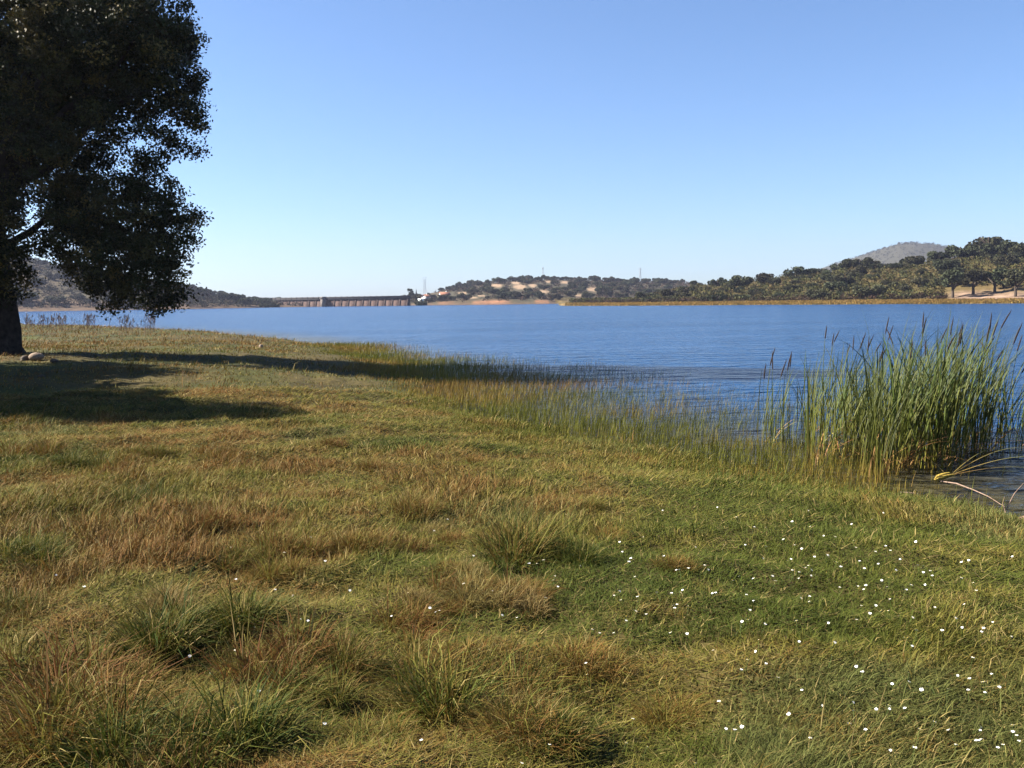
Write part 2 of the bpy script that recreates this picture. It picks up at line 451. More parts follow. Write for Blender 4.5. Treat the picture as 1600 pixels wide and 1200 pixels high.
def grass_cols(x, y, n):
    d = dry_field(x, y) + rng.normal(0, 0.16, n)
    c = mixc(PAL['green'], PAL['olive'], sstep(0.15, 0.5, d))
    c = mixc(c, PAL['brown'], sstep(0.5, 0.8, d))
    c = mixc(c, PAL['rust'], sstep(0.8, 1.05, d) * 0.85)
    g = vnoise(x*0.8, y*0.8, 53)
    c = mixc(c, PAL['grey'], 0.6 * sstep(0.62, 0.8, g) * (d < 0.6))
    c = mixc(c, PAL['deep'], 0.35 * sstep(0.38, 0.2, g) * (d < 0.55))
    s = rng.random(n) < 0.05 + 0.12 * np.clip(d, 0, 1)
    c = np.where(s[:, None], PAL['straw'] * rng.uniform(0.6, 1.1, (n, 1)), c)
    return np.clip(c * rng.uniform(0.6, 1.45, (n, 1)), 0, 1)

def scatter_polar(n, r0, r1, power, half=31.0, extra=1.6):
    """random points in the camera's wedge, area density ~ r**(power-1)"""
    u = rng.random(n); p = power + 1
    r = (r0**p + u * (r1**p - r0**p))**(1/p) if abs(p) > 1e-6 else r0 * (r1/r0)**u
    hw = np.tan(R(half)) + extra / r
    t = np.arctan(rng.uniform(-1, 1, n) * hw)
    return r * np.sin(t), r * np.cos(t)

def lawn(n, r0, r1, power, name):
    x, y = scatter_polar(n, r0, r1, power)
    d = shore_d(x, y)
    ok = d > -0.35 + 0.5 * rng.random(n)
    tf = 0.6*vnoise(x*6.5, y*6.5, 71) + 0.4*vnoise(x*15, y*15, 72)
    ok &= rng.random(n) < 0.62 + 1.6*sstep(0.2, 0.45, tf) 
    x, y, d, tf = x[ok], y[ok], d[ok], tf[ok]; n = len(x)
    r = np.hypot(x, y); nz_, bz_ = near_hgt(x, y, d); z = np.where(d > 0, nz_, bz_)
    dr = dry_field(x, y)
    rough = sstep(0.42, 0.72, fbm(x*0.6+9, y*0.6, 57, 3) + 0.22*(dr - 0.4))
    L = (0.04 + 0.075 * rough * (0.5 + 0.8*dr) + 0.10 * sstep(35, 60, r) + 0.02*rng.random(n)) * rng.lognormal(0, 0.28, n) * (0.5 + 0.8*tf) * (0.5 + 0.9*vnoise(x*2.6, y*2.6, 73))
    az = rng.uniform(0, 2*math.pi, n)
    comb = rng.random(n) < 0.45
    az = np.where(comb, 6.2*fbm(x*0.5, y*0.5, 59, 2) - 2.4 + rng.normal(0, 0.5, n), az)
    lean = np.abs(rng.normal(0.5, 0.35, n)) + 0.2*rough
    W = 0.0036 * np.maximum(r / 4.0, 0.7)**0.75 * rng.uniform(0.7, 1.4, n)
    V, Fs, c = blades(np.stack([x, y, z - 0.008], -1), L, az, lean, rng.uniform(0.1, 0.9, n), W, grass_cols(x, y, n))
    o = obj(name, mesh(name, V, Fs, M_GRASS, c)); tag(o, kind='stuff')
    return o

g1 = lawn(470000, 1.6, 16, -0.5, 'meadow_grass'); tag(g1, 'short matted meadow grass, green and brown, on the lake shore', 'grass')
g2 = lawn(115000, 16, 48, -0.5, 'bank_grass'); tag(g2, 'rough olive and brown grass on the bank around the oak', 'grass')
g3 = lawn(45000, 48, 125, -0.3, 'golden_grass'); tag(g3, 'golden dry grass on the far left bank by the water', 'grass')

def thatch(n):
    x, y = scatter_polar(n, 1.6, 20, -0.5)
    d = shore_d(x, y); ok = d > 0.25; x, y, d = x[ok], y[ok], d[ok]; n = len(x)
    r = np.hypot(x, y); z = near_hgt(x, y, d)[0] + rng.uniform(0.0, 0.02, n)
    a = rng.uniform(0, 2*math.pi, n); L = rng.uniform(0.05, 0.11, n) * np.maximum(r/5, 1)**0.5
    up = rng.uniform(0.0, 0.4, n); W = 0.0048 * np.maximum(r/4, 0.8)**0.75 * rng.uniform(0.7, 1.4, n)
    P = np.stack([x, y, z], -1); D = np.stack([np.cos(a)*np.cos(up), np.sin(a)*np.cos(up), np.sin(up)], -1)
    S = np.stack([-np.sin(a), np.cos(a), np.zeros(n)], -1)*(W*0.5)[:, None]
    V = np.stack([P - S, P + S, P + D*L[:, None]], 1).reshape(-1, 3)
    o = obj('matted_thatch', mesh('matted_thatch', V, np.arange(3*n).reshape(-1, 3), M_GRASS, np.repeat(grass_cols(x, y, n), 3, axis=0)))
    tag(o, 'flattened dead and green blades matted over the meadow soil', 'thatch', kind='stuff')
thatch(430000)

# thin rushes standing in the shallows
def rushes(n):
    s = rng.random(n) * 44.0
    x, y = scatter_polar(n, 8, 48, -0.1, 31, 1)
    d = shore_d(x, y)
    w = 4.2 + 3.6*sstep(12.5, 18, y) - 3.4*sstep(26, 42, y) - 3.2*sstep(11.8, 9.5, y)
    patch = fbm(x*0.8, y*0.8, 61, 3)
    pr = sstep(0, 1, 1 - np.clip((-d) / w, 0, 1))**1.2 * sstep(0.40, 0.60, patch + 0.42*(1 - np.clip(-d/w, 0, 1))**1.5) * (d < 1.6) * sstep(1.6, 0.4, d) * 0.9
    ok = (rng.random(n) < pr * (1 - 0.85*sstep(1370, 1440, to_px(x, y)))) & (to_px(x, y) < 1640)
    x, y, d = x[ok], y[ok], d[ok]; n = len(x); r = np.hypot(x, y)
    nz_, bz_ = near_hgt(x, y, d); z = np.maximum(np.where(d > 0, nz_, bz_), -0.3)
    L = np.where(d > 0, 0.085, 0.14) * rng.lognormal(0, 0.3, n) + np.maximum(-z, 0)
    az = rng.normal(0.1, 0.9, n); lean = np.abs(rng.normal(0.1, 0.12, n))
    W = 0.0042 * (r / 10.0)**0.8 * rng.uniform(0.7, 1.3, n)
    k = fbm(x*0.4, y*0.4, 62, 2) + rng.normal(0, 0.12, n)
    c = mixc(np.array([0.135, 0.14, 0.022]), np.array([0.26, 0.195, 0.035]), sstep(0.3, 0.6, k))
    c = 0.78 * mixc(c, np.array([0.21, 0.11, 0.04]), 0.7*sstep(0.55, 0.75, k)) * rng.uniform(0.75, 1.25, (n, 1))
    V, Fs, c = blades(np.stack([x, y, z - 0.01], -1), L, az, lean, rng.uniform(0, 0.35, n), W, c, yaw=rng.normal(0, 0.5, n))
    o = obj('shore_rushes', mesh('shore_rushes', V, Fs, M_GRASS, c))
    tag(o, 'thin olive rushes standing in the shallow water', 'rushes', kind='stuff')
rushes(420000)

# ------------------------------------------------------------------ grass tussocks in the foreground
def tussock_mesh(kind, seed):
    g = np.random.default_rng(seed); n = 1700
    a = g.uniform(0, 2*math.pi, n); rad = np.sqrt(g.random(n))
    cl = np.concatenate([[[0, 0]], g.uniform(-0.17, 0.17, (5, 2))]); ci = g.integers(0, 6, n); cs_ = g.uniform(0.6, 1.1, 6)[ci]
    P = np.stack([cl[ci, 0] + np.cos(a)*rad*0.09, cl[ci, 1] + np.sin(a)*rad*0.09, np.full(n, -0.02)], -1)
    L = 0.185 * cs_ * g.lognormal(0, 0.3, n) * (1.1 - 0.35*rad)
    az = a + g.normal(0, 0.6, n) + 0.0
    lean = 0.12 + 0.7*rad + g.normal(0, 0.2, n)
    base = {'green': [PAL['deep'], PAL['green'], PAL['olive']], 'olive': [PAL['green'], PAL['olive'], PAL['brown']], 'brown': [PAL['olive'], PAL['brown'], PAL['rust']], 'straw': [PAL['straw'], PAL['straw']*0.8, PAL['brown']]}[kind]
    c = np.array(base)[g.integers(0, 3, n)] * g.uniform(0.7, 1.3, (n, 1))
    s = g.random(n) < 0.06
    c = np.where(s[:, None], PAL['straw'], c)
    V, Fs, c = blades(P, L, az, lean, g.uniform(0.2, 1.1, n), np.full(n, 0.0036), c, yaw=g.uniform(0, math.pi, n))
    return mesh('tussock', V, Fs, M_TUSS, c)
TM = {k: [tussock_mesh(k, 100*i + hash_) for i in range(3)] for hash_, k in enumerate(('green', 'olive', 'brown', 'straw'))}
TUSS = [(195, 792, 'green', 1.25, 'dark green tussock beyond the open grass near the left edge'),
        (640, 800, 'brown', 0.95, 'small rusty brown tussock just behind the pale straw patch'),
        (665, 832, 'straw', 0.75, 'flattened patch of pale straw-coloured grass amid brown tussocks'),
        (835, 866, 'olive', 1.5, 'broad olive tussock with a dark hollow on its right'),
        (880, 872, 'green', 0.85, 'low green tussock bordering the dark hollow mid meadow'),
        (450, 856, 'brown', 1.0, 'brown tussock with a dark gap at its foot, left of the straw patch'),
        (545, 862, 'brown', 0.9, 'brown tussock between the straw patch and the dark gap'),
        (285, 985, 'green', 1.25, 'green tussock throwing a dark hollow in the lower left meadow'),
        (455, 1045, 'brown', 1.2, 'tall ginger brown tussock in the lower middle meadow'),
        (530, 1060, 'olive', 0.95, 'olive tussock tight beside the tall ginger one'),
        (700, 1120, 'olive', 1.35, 'large olive brown tussock close to the bottom edge, mid picture'),
        (625, 1100, 'straw', 0.6, 'wispy straw tuft beside the large olive brown tussock'),
        (845, 1150, 'green', 0.8, 'small dark green tussock right of the large olive brown one'),
        (800, 1110, 'straw', 0.55, 'upright straw tuft between two tussocks near the bottom edge'),
        (60, 1090, 'brown', 1.5, 'tall russet tussock in the bottom left corner'),
        (170, 1140, 'brown', 1.3, 'russet tussock right of the one in the bottom left corner'),
        (300, 1190, 'green', 1.25, 'dark green tussock at the bottom edge below the russet ones'),
        (45, 712, 'brown', 1.5, 'broad reddish tussock at the left edge below the oak shade'),
        (115, 728, 'green', 1.15, 'green tussock right of the broad reddish one'),
        (335, 820, 'brown', 0.9, 'brown tussock behind the green ones on the left'),
        (720, 925, 'brown', 0.85, 'brown tussock mid meadow with a shaded foot'),
        (935, 797, 'olive', 0.6, 'little tuft topped with straw, alone in the greener grass'),
        (245, 712, 'olive', 0.9, 'olive tussock below the edge of the oak shade'),
        (40, 868, 'green', 1.1, 'low green tussock at the left edge of the meadow')]
for i, (px, py, k, s, lab) in enumerate(TUSS):
    p = on_ground(px, py)
    o = obj('grass_tussock', TM[k][i % 3], None, p, (0, 0, i*1.7), (s*1.15, s*1.15, s*(0.55 if k == 'straw' and s > 0.7 else 0.95)))
    tag(o, lab, 'grass tussock', 'tussocks in the meadow')

g = np.random.default_rng(303)
for i in range(44):
    px, py = g.uniform(0, 900) if i % 4 else g.uniform(500, 1150), 690 + 500*g.random()**1.2
    p = on_ground(px, py); s = g.uniform(0.42, 0.85); k = ['brown', 'brown', 'olive', 'brown', 'straw'][i % 5]
    o = obj('grass_tuft', TM[k][i % 3], None, p, (0, 0, i*2.1), (s*1.2, s*1.2, s*g.uniform(0.7, 1.0)))
    tag(o, {'brown': 'low rusty brown tuft between the larger meadow tussocks', 'olive': 'low olive tuft between the larger meadow tussocks', 'straw': 'low pale straw tuft between the larger meadow tussocks'}[k], 'grass tuft', f'low {k} tufts in the meadow')

# ------------------------------------------------------------------ oak trees
def leaf_quads(C, size, g, aspect=0.6):
    n = len(C)
    u = g.normal(size=(n, 3)); u /= np.linalg.norm(u, axis=1)[:, None]
    w = g.normal(size=(n, 3)); v = np.cross(u, w); v /= np.linalg.norm(v, axis=1)[:, None] + 1e-9
    s = (size * g.uniform(0.7, 1.3, n))[:, None] * 0.5
    V = np.stack([C - u*s, C + v*s*aspect - u*s*0.1, C + u*s, C - v*s*aspect - u*s*0.1], 1).reshape(-1, 3)
    b = np.arange(n) * 4
    return V, np.stack([b, b+1, b+2, b+3], -1)

def oak_crown(lobes, n_total, leaf, g, name, cl_r=0.40):
    rad = np.array([l[3] for l in lobes]); wgt = rad**1.85; wgt /= wgt.sum()
    Cs, cols = [], []
    for (lx, ly, lz, lr), w in zip(lobes, wgt):
        nl = int(n_total * w); ncl = max(4, nl // 80)
        dr = g.normal(size=(ncl, 3)); dr /= np.linalg.norm(dr, axis=1)[:, None]
        rad_ = lr * g.random(ncl)**0.42
        cc = np.array([lx, ly, lz]) + dr * rad_[:, None] * np.array([1, 1, 0.88])
        crn = cl_r * g.uniform(0.55, 1.25, ncl)
        k = g.integers(0, ncl, nl)
        off = g.normal(size=(nl, 3)); off /= np.linalg.norm(off, axis=1)[:, None]
        off = off * (g.random(nl)**0.5)[:, None] * crn[k][:, None] * np.array([1.15, 1.15, 0.75])
        Cs.append(cc[k] + off)
        tone = g.uniform(0.5, 1.7, ncl); brn = g.random(ncl)**3
        c = mixc(np.array([0.026, 0.029, 0.009]), np.array([0.11, 0.078, 0.022]), brn[k]) * (tone[k] * g.uniform(0.75, 1.25, nl))[:, None]
        cols.append(c)
    C = np.concatenate(Cs); V, F = leaf_quads(C, np.full(len(C), leaf), g)
    return mesh(name, V, F, M_OAKLEAF, np.repeat(np.concatenate(cols), 4, axis=0))

YT = 28.0
K = YT / FPX
def lobe(px, py, r, dy=0.0):
    p = at_depth(px, py, YT + dy); return (p.x, p.y, p.z, r)
L1 = [(90, -60, 2.3, 1), (200, 25, 1.7, 0), (262, 75, 0.95, 0.5), (290, 118, 0.55, 0), (240, 140, 1.25, -0.5), (299, 193, 0.38, 0), (303, 235, 0.28, 0), (150, 110, 1.8, 1.0), (60, 50, 2.3, -1.2),
      (-60, 30, 2.8, 0.5), (-150, -60, 2.8, 0), (0, -130, 2.8, 0.5), (130, -120, 2.2, -0.5), (-100, 150, 2.2, 1.0), (20, 165, 1.6, 0), (90, 190, 1.05, 0.5), (255, 222, 0.62, 0.2), (282, 160, 0.7, 0.3),
      (222, 45, 1.2, -1.5), (170, -20, 1.6, 1.8), (275, 55, 0.62, -0.8), (296, 68, 0.35, -0.4), (160, 175, 0.8, -0.8), (-20, 240, 1.3, 0.5), (60, 120, 1.9, 2.2), (115, 40, 1.7, -2.0),
      (215, 178, 0.62, 0.3), (302, 132, 0.28, 0.1), (30, 20, 2.2, 2.5), (-220, 60, 2.4, 0), (120, -230, 2.0, 0), (-40, -250, 2.4, 0.4), (60, 190, 1.2, -1.0),
      (120, 325, 1.1, 0.3), (190, 340, 1.35, 0), (252, 335, 0.95, 0.2), (293, 343, 0.4, 0), (225, 400, 1.15, 0), (160, 405, 1.0, -0.4), (265, 415, 0.62, 0), (270, 455, 0.5, 0), (188, 452, 0.58, 0.2),
      (238, 462, 0.45, 0), (105, 405, 0.5, -0.3), (82, 392, 0.35, 0), (232, 290, 0.75, 0.3), (95, 285, 1.0, 0), (145, 252, 0.62, 0.2), (62, 262, 0.62, 0), (290, 378, 0.3, 0), (215, 445, 0.6, -0.5), (247, 484, 0.17, 0),
      (175, 478, 0.25, 0), (140, 440, 0.5, 0.2), (225, 258, 0.5, -0.2), (150, 360, 1.1, 0.8), (240, 372, 1.0, 0.8), (112, 352, 0.8, -0.5), (95, 328, 0.7, 0.3), (72, 372, 0.4, 0), (18, 318, 0.5, -0.3), (8, 285, 0.8, 0), (-30, 380, 0.9, -0.3), (24, 350, 0.3, -0.5), (110, 238, 0.75, 0), (168, 222, 0.6, 0.4), (132, 292, 0.8, 0.2), (205, 300, 0.6, 0), (60, 225, 0.9, 0.3), (190, 120, 1.2, 1.5), (125, 160, 1.2, 1.2),
      (14, 395, 0.55, -0.4), (32, 430, 0.38, -0.4), (5, 350, 0.5, -0.3), (40, 385, 0.3, -0.2), (-60, 330, 1.4, 0), (-130, 300, 1.9, 0), (-160, 420, 1.0, 0), (0, 300, 0.55, 0.2), (-10, 440, 0.5, -0.3), (20, 455, 0.3, -0.4)]
lob = [lobe(*a) for a in L1]
g = np.random.default_rng(11)
OAKB = on_ground(2, 553); OAKB = Vector((at_depth(-2, 553, YT).x, YT, 0)); OAKB.z = h1(OAKB.x, OAKB.y)
oak = empty('oak_tree', OAKB)
tag(oak, 'huge dark evergreen oak with drooping crown at the left edge of the meadow', 'tree')
def rel(me, base):
    me.transform(Matrix.Translation(-base)); return me
def bend_limb(a, b, r0, r1, g, n=7, sag=0.5):
    a, b = np.array(a), np.array(b); t = np.linspace(0, 1, n)[:, None]
    P = a + (b - a) * t + np.array([0, 0, 1]) * (np.sin(t * math.pi) * sag)
    P[1:-1] += g.normal(0, 0.10, (n-2, 3)) * np.linalg.norm(b - a) / 4
    return tube(P, np.linspace(r0, r1, n), 8)
def oak_wood(base, lobes, g, name, parent, top=4.2):
    b = np.array(base)
    zs = np.array([-0.3, 0.0, 0.25, 0.7, 1.4, 2.2, 3.2, top])
    rs = np.array([0.85, 0.66, 0.57, 0.53, 0.50, 0.48, 0.46, 0.36])
    dx = np.array([0, 0, 0.02, 0.06, 0.03, -0.06, -0.1, 0.0])
    P = b + np.stack([dx, dx*0.6, zs], -1)
    Vt, Ft = tube(P, rs, 18)
    ang = np.arctan2(Vt[:, 1]-b[1], Vt[:, 0]-b[0]); zz = Vt[:, 2]-b[2]
    amp = 1 + (0.10*np.sin(ang*5+0.7) + 0.06*np.sin(ang*9+zz*2)) * (1 + 1.3*np.exp(-np.maximum(zz, 0)*3))
    Vt[:, :2] = b[:2] + (Vt[:, :2]-b[:2]) * amp[:, None]
    tr = obj('trunk', rel(mesh('trunk', Vt, Ft, M_BARK, smooth=True), base), parent)
    hub = P[-1]
    for (x, y, z, r) in sorted(lobes, key=lambda l: -l[3])[:26]:
        st = hub if z > hub[2] else P[5] + (P[6]-P[5])*g.random()
        V1, F1 = bend_limb(st, (x, y, z), 0.07 + 0.045*r, 0.03, g, sag=0.6 if z < hub[2]+2 else 0.1)
        obj('branch', rel(mesh('branch', V1, F1, M_BARK, smooth=True), base), parent)
oak_wood(OAKB, lob, g, 'oak', oak)
obj('crown', rel(oak_crown(lob, 400000, 0.095, g, 'crown'), OAKB), oak)

# second oak, just left of the frame: its shade lies in front of the first one
B2 = Vector((-18.8, 16.7, 0)); B2.z = h1(B2.x, B2.y)
lob2 = [(B2.x + a, B2.y + b, B2.z + c, r) for a, b, c, r in [(0, 0, 7.5, 2.6), (2.6, 0.8, 6.5, 1.9), (3.8, -0.6, 7.2, 1.4), (-2.5, 1, 6.5, 2.2), (0.5, 2.4, 6, 1.7), (1, -2.6, 5.8, 1.8), (3, -1.8, 5, 1.3), (-1.5, -2.2, 6, 1.9), (2.6, 1.6, 4.6, 1.2), (-3, -1, 5, 1.5), (0.5, 0, 9.3, 1.6), (4.6, 0.3, 5.6, 1.0), (5.3, -1.4, 6.6, 0.8), (2.2, 4.6, 4.6, 1.6), (0.2, 4.4, 5.4, 1.9), (3.4, 3.0, 4.0, 1.3), (1.2, 3.2, 6.6, 1.6), (-1.5, 4.0, 6, 1.8), (3.0, 6.5, 5.0, 1.6), (1.0, 6.8, 5.2, 1.8), (3.9, 5.5, 4.2, 1.2), (2.0, 8.0, 4.6, 1.5), (-1.0, 6.5, 5.8, 1.7)]]
oak2 = empty('oak_tree', B2)
tag(oak2, 'smaller evergreen oak standing outside the left edge, nearer than the huge oak', 'tree')
oak_wood(B2, lob2, g, 'oak', oak2, 3.6)
obj('crown', rel(oak_crown(lob2, 90000, 0.16, g, 'crown', 0.45), B2), oak2)

# ------------------------------------------------------------------ stones
def stone_mesh(seed, mat):
    bm = bmesh.new(); bmesh.ops.create_icosphere(bm, subdivisions=3, radius=1.0)
    g = np.random.default_rng(seed); ph = g.uniform(0, 6, 9)
    for v in bm.verts:
        c = v.co
        k = 1 + 0.16*math.sin(c.x*2.3+ph[0]) + 0.13*math.sin(c.y*2.9+ph[1]) + 0.12*math.sin(c.z*3.1+ph[2]) + 0.05*math.sin(c.x*7+ph[3])*math.sin(c.y*6+ph[4])
        v.co = Vector((c.x*k, c.y*k*0.8, c.z*k*0.62))
    me = bpy.data.meshes.new('stone'); bm.to_mesh(me); bm.free(); me.materials.append(mat)
    me.polygons.foreach_set('use_smooth', np.ones(len(me.polygons), bool)); return me
for i, (px, py, s, m, lab) in enumerate([(59, 562, 0.19, M_STONE, 'pale sunlit stone at the foot of the huge oak'), (38, 564, 0.13, M_STONE_D, 'dull stone in shade left of the pale sunlit one'),
        (86, 567, 0.11, M_STONE_D, 'low grey stone in shade right of the pale sunlit one'), (64, 590, 0.07, M_STONE_D, 'small grey stone in the oak shade nearer than the sunlit one'),
        (408, 544, 0.13, M_STONE, 'small white stone alone in the golden grass beyond the shade')]):
    p = on_ground(px, py); o = obj('stone', stone_mesh(70+i, m), None, p + Vector((0, 0, s*0.3)), (0, 0, i*1.3), (s, s, s)); tag(o, lab, 'stone')

# ------------------------------------------------------------------ far trees
def far_tree_protos(n, kind):
    out = []
    for i in range(n):
        g = np.random.default_rng(300 + i + (50 if kind == 'bush' else 0) + (90 if kind == 'pine' else 0))
        H = 1.0                                           # unit: crown half-width about 1
        lobes = []
        if kind == 'oak':
            ex, ey = g.uniform(0.8, 1.35), g.uniform(0.8, 1.2)
            for k in range(g.integers(7, 14)):
                a = g.uniform(0, 6.28); q = math.sqrt(g.random())*0.78
                lobes.append((math.cos(a)*q*ex, math.sin(a)*q*ey, (1.0 if kind == 'oak' and i in (5, 6) else 0.58) + g.uniform(-0.22, 0.42)*(1.2-q), g.uniform(0.2, 0.46)))
        elif kind == 'pine':
            for k in range(12):
                a = g.uniform(0, 6.28); lv = k % 4; q = [0.75, 0.8, 0.6, 0.35][lv]*math.sqrt(g.random())
                lobes.append((math.cos(a)*q, math.sin(a)*q, [1.0, 1.45, 1.85, 2.15][lv] + g.uniform(-.06, .06), g.uniform(0.2, 0.34)))
        else:
            for k in range(9):
                a = g.uniform(0, 6.28); q = math.sqrt(g.random())*0.75
                lobes.append((math.cos(a)*q, math.sin(a)*q, 0.35 + g.uniform(-0.1, 0.3)*(1.1-q), g.uniform(0.26, 0.42)))
        Cs, cs = [], []
        for (x, y, z, r) in lobes:
            m = int(520 * r); d = g.normal(size=(m, 3)); d /= np.linalg.norm(d, axis=1)[:, None]
            Cs.append(np.array([x, y, z]) + d*r*(g.random(m)**0.25)[:, None]*np.array([1, 1, 0.8]))
            t = g.uniform(0.8, 1.25)
            cs.append(np.array([0.038, 0.041, 0.021]) * t * g.uniform(0.7, 1.3, (m, 1)))
        C = np.concatenate(Cs)
        V, F = leaf_quads(C, np.full(len(C), 0.155), g, 0.8)
        V[:, 2] = np.maximum(V[:, 2], 0.02)
        crown = mesh(kind + '_crown', V, F, M_FARLEAF, np.repeat(np.concatenate(cs), 4, axis=0))
        hh = {'oak': 0.95, 'pine': 2.0, 'bush': 0.3}[kind]
        parts = [tube([(0, 0, -0.25), (0.02, 0, 0.25*hh), (0.0, 0.02, 0.6*hh), (0.03, 0.02, hh)], [0.11, 0.085, 0.07, 0.04], 7)]
        for k in range(3):
            a = g.uniform(0, 6.28)
            parts.append(tube([(0, 0, 0.45*hh), (math.cos(a)*0.25, math.sin(a)*0.25, 0.75*hh), (math.cos(a)*0.5, math.sin(a)*0.5, hh)], [0.05, 0.04, 0.02], 5))
        Vt, Ft = join(parts)
        out.append((crown, mesh(kind + '_trunk', Vt, Ft, M_FARBARK, smooth=True)))
    return out
OAKS = far_tree_protos(7, 'oak')[:5] + far_tree_protos(12, 'oak')[7:] + far_tree_protos(7, 'oak')[5:]; BUSH = far_tree_protos(5, 'bush'); PINE = far_tree_protos(1, 'pine')

def far_tree(name, protos, i, x, y, s, sz, lab, cat, grp, z=None, rz=None):
    z = h1(x, y) if z is None else z
    rz = rng.uniform(0, 6.28) if rz is None else rz
    e = empty(name, (x, y, z - 0.1), rz, (s, s, sz))
    c, t = protos[i % len(protos)]
    obj('crown', c, e); obj('trunk', t, e)
    tag(e, lab, cat, grp); return e

def polar(px, r):
    t = math.atan((px - 800) / 1505.0); return r*math.sin(t), r*math.cos(t)

def blocked(x, y, zt):
    p = project(np.array([x]), np.array([y]), np.array([h1(x, y)]))
    fx, fy = float(p[0][0]), float(p[1][0])
    for (cx, cy, w, hh) in CLEAR:
        if abs(fx - cx) < 0.6*w + 3 and cy - hh*0.5 < fy < cy + hh*0.6 + 6.5: return True
    for (cx, cy, w, hh) in [(668, 459, 9, 4), (696, 459, 12, 6)]:       # houses stay in view
        if abs(fx - cx) < w + 3 and cy - 3 < fy < cy + 9: return True
    return False

ZONED = {}
count = 0
def zone(px, r, sh, rd, side):
    t = (r - sh) / (rd - sh)
    if side == 'L': return ('oak halfway up the hill left of the huge oak crown' if 0.35 <= t <= 0.8 and px < 150 else 'dark oak on the skyline of the hill behind the huge oak' if t > 0.8 else 'oak low on the wooded shore behind the huge oak' if t < 0.35 else 'oak halfway up the wooded hill behind the huge oak')
    if side == 'D': return 'oak rising behind the long dam wall'
    if side == 'M':
        a = 'above the houses' if px < 740 else 'left part' if px < 820 else 'middle' if px < 900 else 'right of the mast' if px < 980 else 'under the right pylon'
        return f'oak {"on the crest" if t > 0.85 else "near the water" if t < 0.2 else "low" if t < 0.5 else "high"} on the patchy hill, {a}'.replace('crest on', 'crest of') + ''
    a = 'at its left end' if px < 1120 else 'in its middle' if px < 1350 else 'at its right end'
    return f'oak {"on the crest" if t > 0.7 else "low" if t < 0.2 else "on the slope"} of the scrubby right bank, {a}'

def grid_trees(px0, px1, dpx, r0s, r1s, rows, side, smin, smax, keep=1.0):
    global count
    for k in range(rows):
        for px in np.arange(px0, px1, dpx):
            p = px + rng.uniform(-0.5, 0.5)*dpx + (k % 2)*dpx*0.5
            T = (TP_M, SH_M, RD_M) if side != 'R' else None
            sh = np.interp(p, TP_M, SH_M) if side != 'R' else np.interp(p, TP_R, SH_R) + 40
            rd = np.interp(p, TP_M, RD_M) if side != 'R' else sh + 128
            t = (k + rng.uniform(0.1, 0.9)) / rows
            r = sh + r0s + (rd + r1s - sh - r0s) * t
            if rng.random() > keep: continue
            x, y = polar(p, r)
            if blocked(x, y, 0): continue
            s = rng.uniform(smin, smax); s *= rng.choice([0.75, 1.0, 1.0, 1.1])
            e_ = far_tree('oak_tree', OAKS[:10], count, x, y, s, s*rng.uniform(0.65, 1.0), zone(p, r, sh, rd, side), 'tree', {'L': 'oaks on the hill behind the huge oak', 'D': 'oaks behind the dam', 'M': 'oaks on the bare-patched hill', 'R': 'oaks on the right bank'}[side])
            ZONED.setdefault(e_['label'], []).append((p, e_)); count += 1
grid_trees(-40, 425, 24, 6, 0, 5, 'L', 4.2, 6.2, 0.75)
grid_trees(440, 650, 24, 60, 30, 2, 'D', 3.4, 4.8, 0.7)
grid_trees(655, 1075, 15, 10, 12, 8, 'M', 3.2, 5.0, 0.9)
grid_trees(1000, 1650, 40, 16, 8, 4, 'R', 2.6, 4.6, 0.78)
# individual trees that stand out on the right bank
for (px, r, s, sz, lab) in [(1490, 292, 4.2, 5.0, 'oak with a clear dark trunk at the left end of the pale bank'), (1522, 296, 4.6, 4.4, 'round spreading oak in the row above the pale bank'), (1556, 298, 4.4, 4.3, 'broad oak in the middle of the row above the pale bank'),
        (1588, 287, 4.3, 4.6, 'oak with a forked trunk at the right end of the pale bank'), (1545, 400, 7.2, 7.6, 'tallest rounded oak on the crest near the right edge'), (1500, 392, 5.6, 5.4, 'wide oak on the crest left of the tallest one'),
        (1530, 385, 5.4, 5.2, 'broad oak joined to the left of the tallest one'), (1577, 392, 5.8, 5.4, 'broad oak joined to the right of the tallest one'), (1602, 380, 5.2, 5.0, 'crest oak cut by the right edge'), (1470, 398, 4.8, 4.4, 'oak on the crest just right of the far blue hill'), (1425, 392, 4.4, 4.4, 'flat-topped oak against the far blue hill'), (1360, 305, 4.2, 3.8, 'dark rounded oak low in the scrub, alone'), (1275, 312, 4.2, 3.4, 'dark spreading oak low in the scrub left of the lone one'),
        (1318, 335, 3.6, 4.2, 'tall narrow oak on the scrubby slope'), (1340, 400, 5.0, 4.8, 'oak clump breaking the skyline left of the far blue hill'), (1160, 380, 5.0, 4.4, 'wide oak on the skyline where the right bank begins to rise'),
        (1122, 318, 2.8, 2.6, 'small dark round oak low on the left half of the right bank'), (1245, 400, 5.2, 5.0, 'pale olive oak crown on the skyline of the right bank')]:
    x, y = polar(px, r); far_tree('oak_tree', OAKS[10:] if 'pale bank' in lab else OAKS[:10], int(px) % 10, x, y, s, sz, lab, 'tree', 'oaks on the right bank')
# trees beside the dam and the houses
for (px, r, s, sz, lab) in [(430, 583, 3.6, 3.4, 'dark oak at the left end of the dam'), (446, 640, 4.2, 3.6, 'round oak crown showing over the left end of the dam'), (416, 575, 3.4, 3.0, 'low oak beside the left end of the dam'),
        (660, 560, 4.6, 3.9, 'dark rounded oak at the right end of the dam by the water'), (540, 700, 4.0, 4.6, 'oak standing above the dam right of its pier')]:
    x, y = polar(px, r); far_tree('oak_tree', OAKS, int(px) % 7, x, y, s, sz, lab, 'tree', 'oaks by the dam')
x, y = polar(643, 655); far_tree('pine_tree', PINE, 0, x, y, 3.5, 3.6, 'layered pine standing tall left of the white houses', 'tree', None)

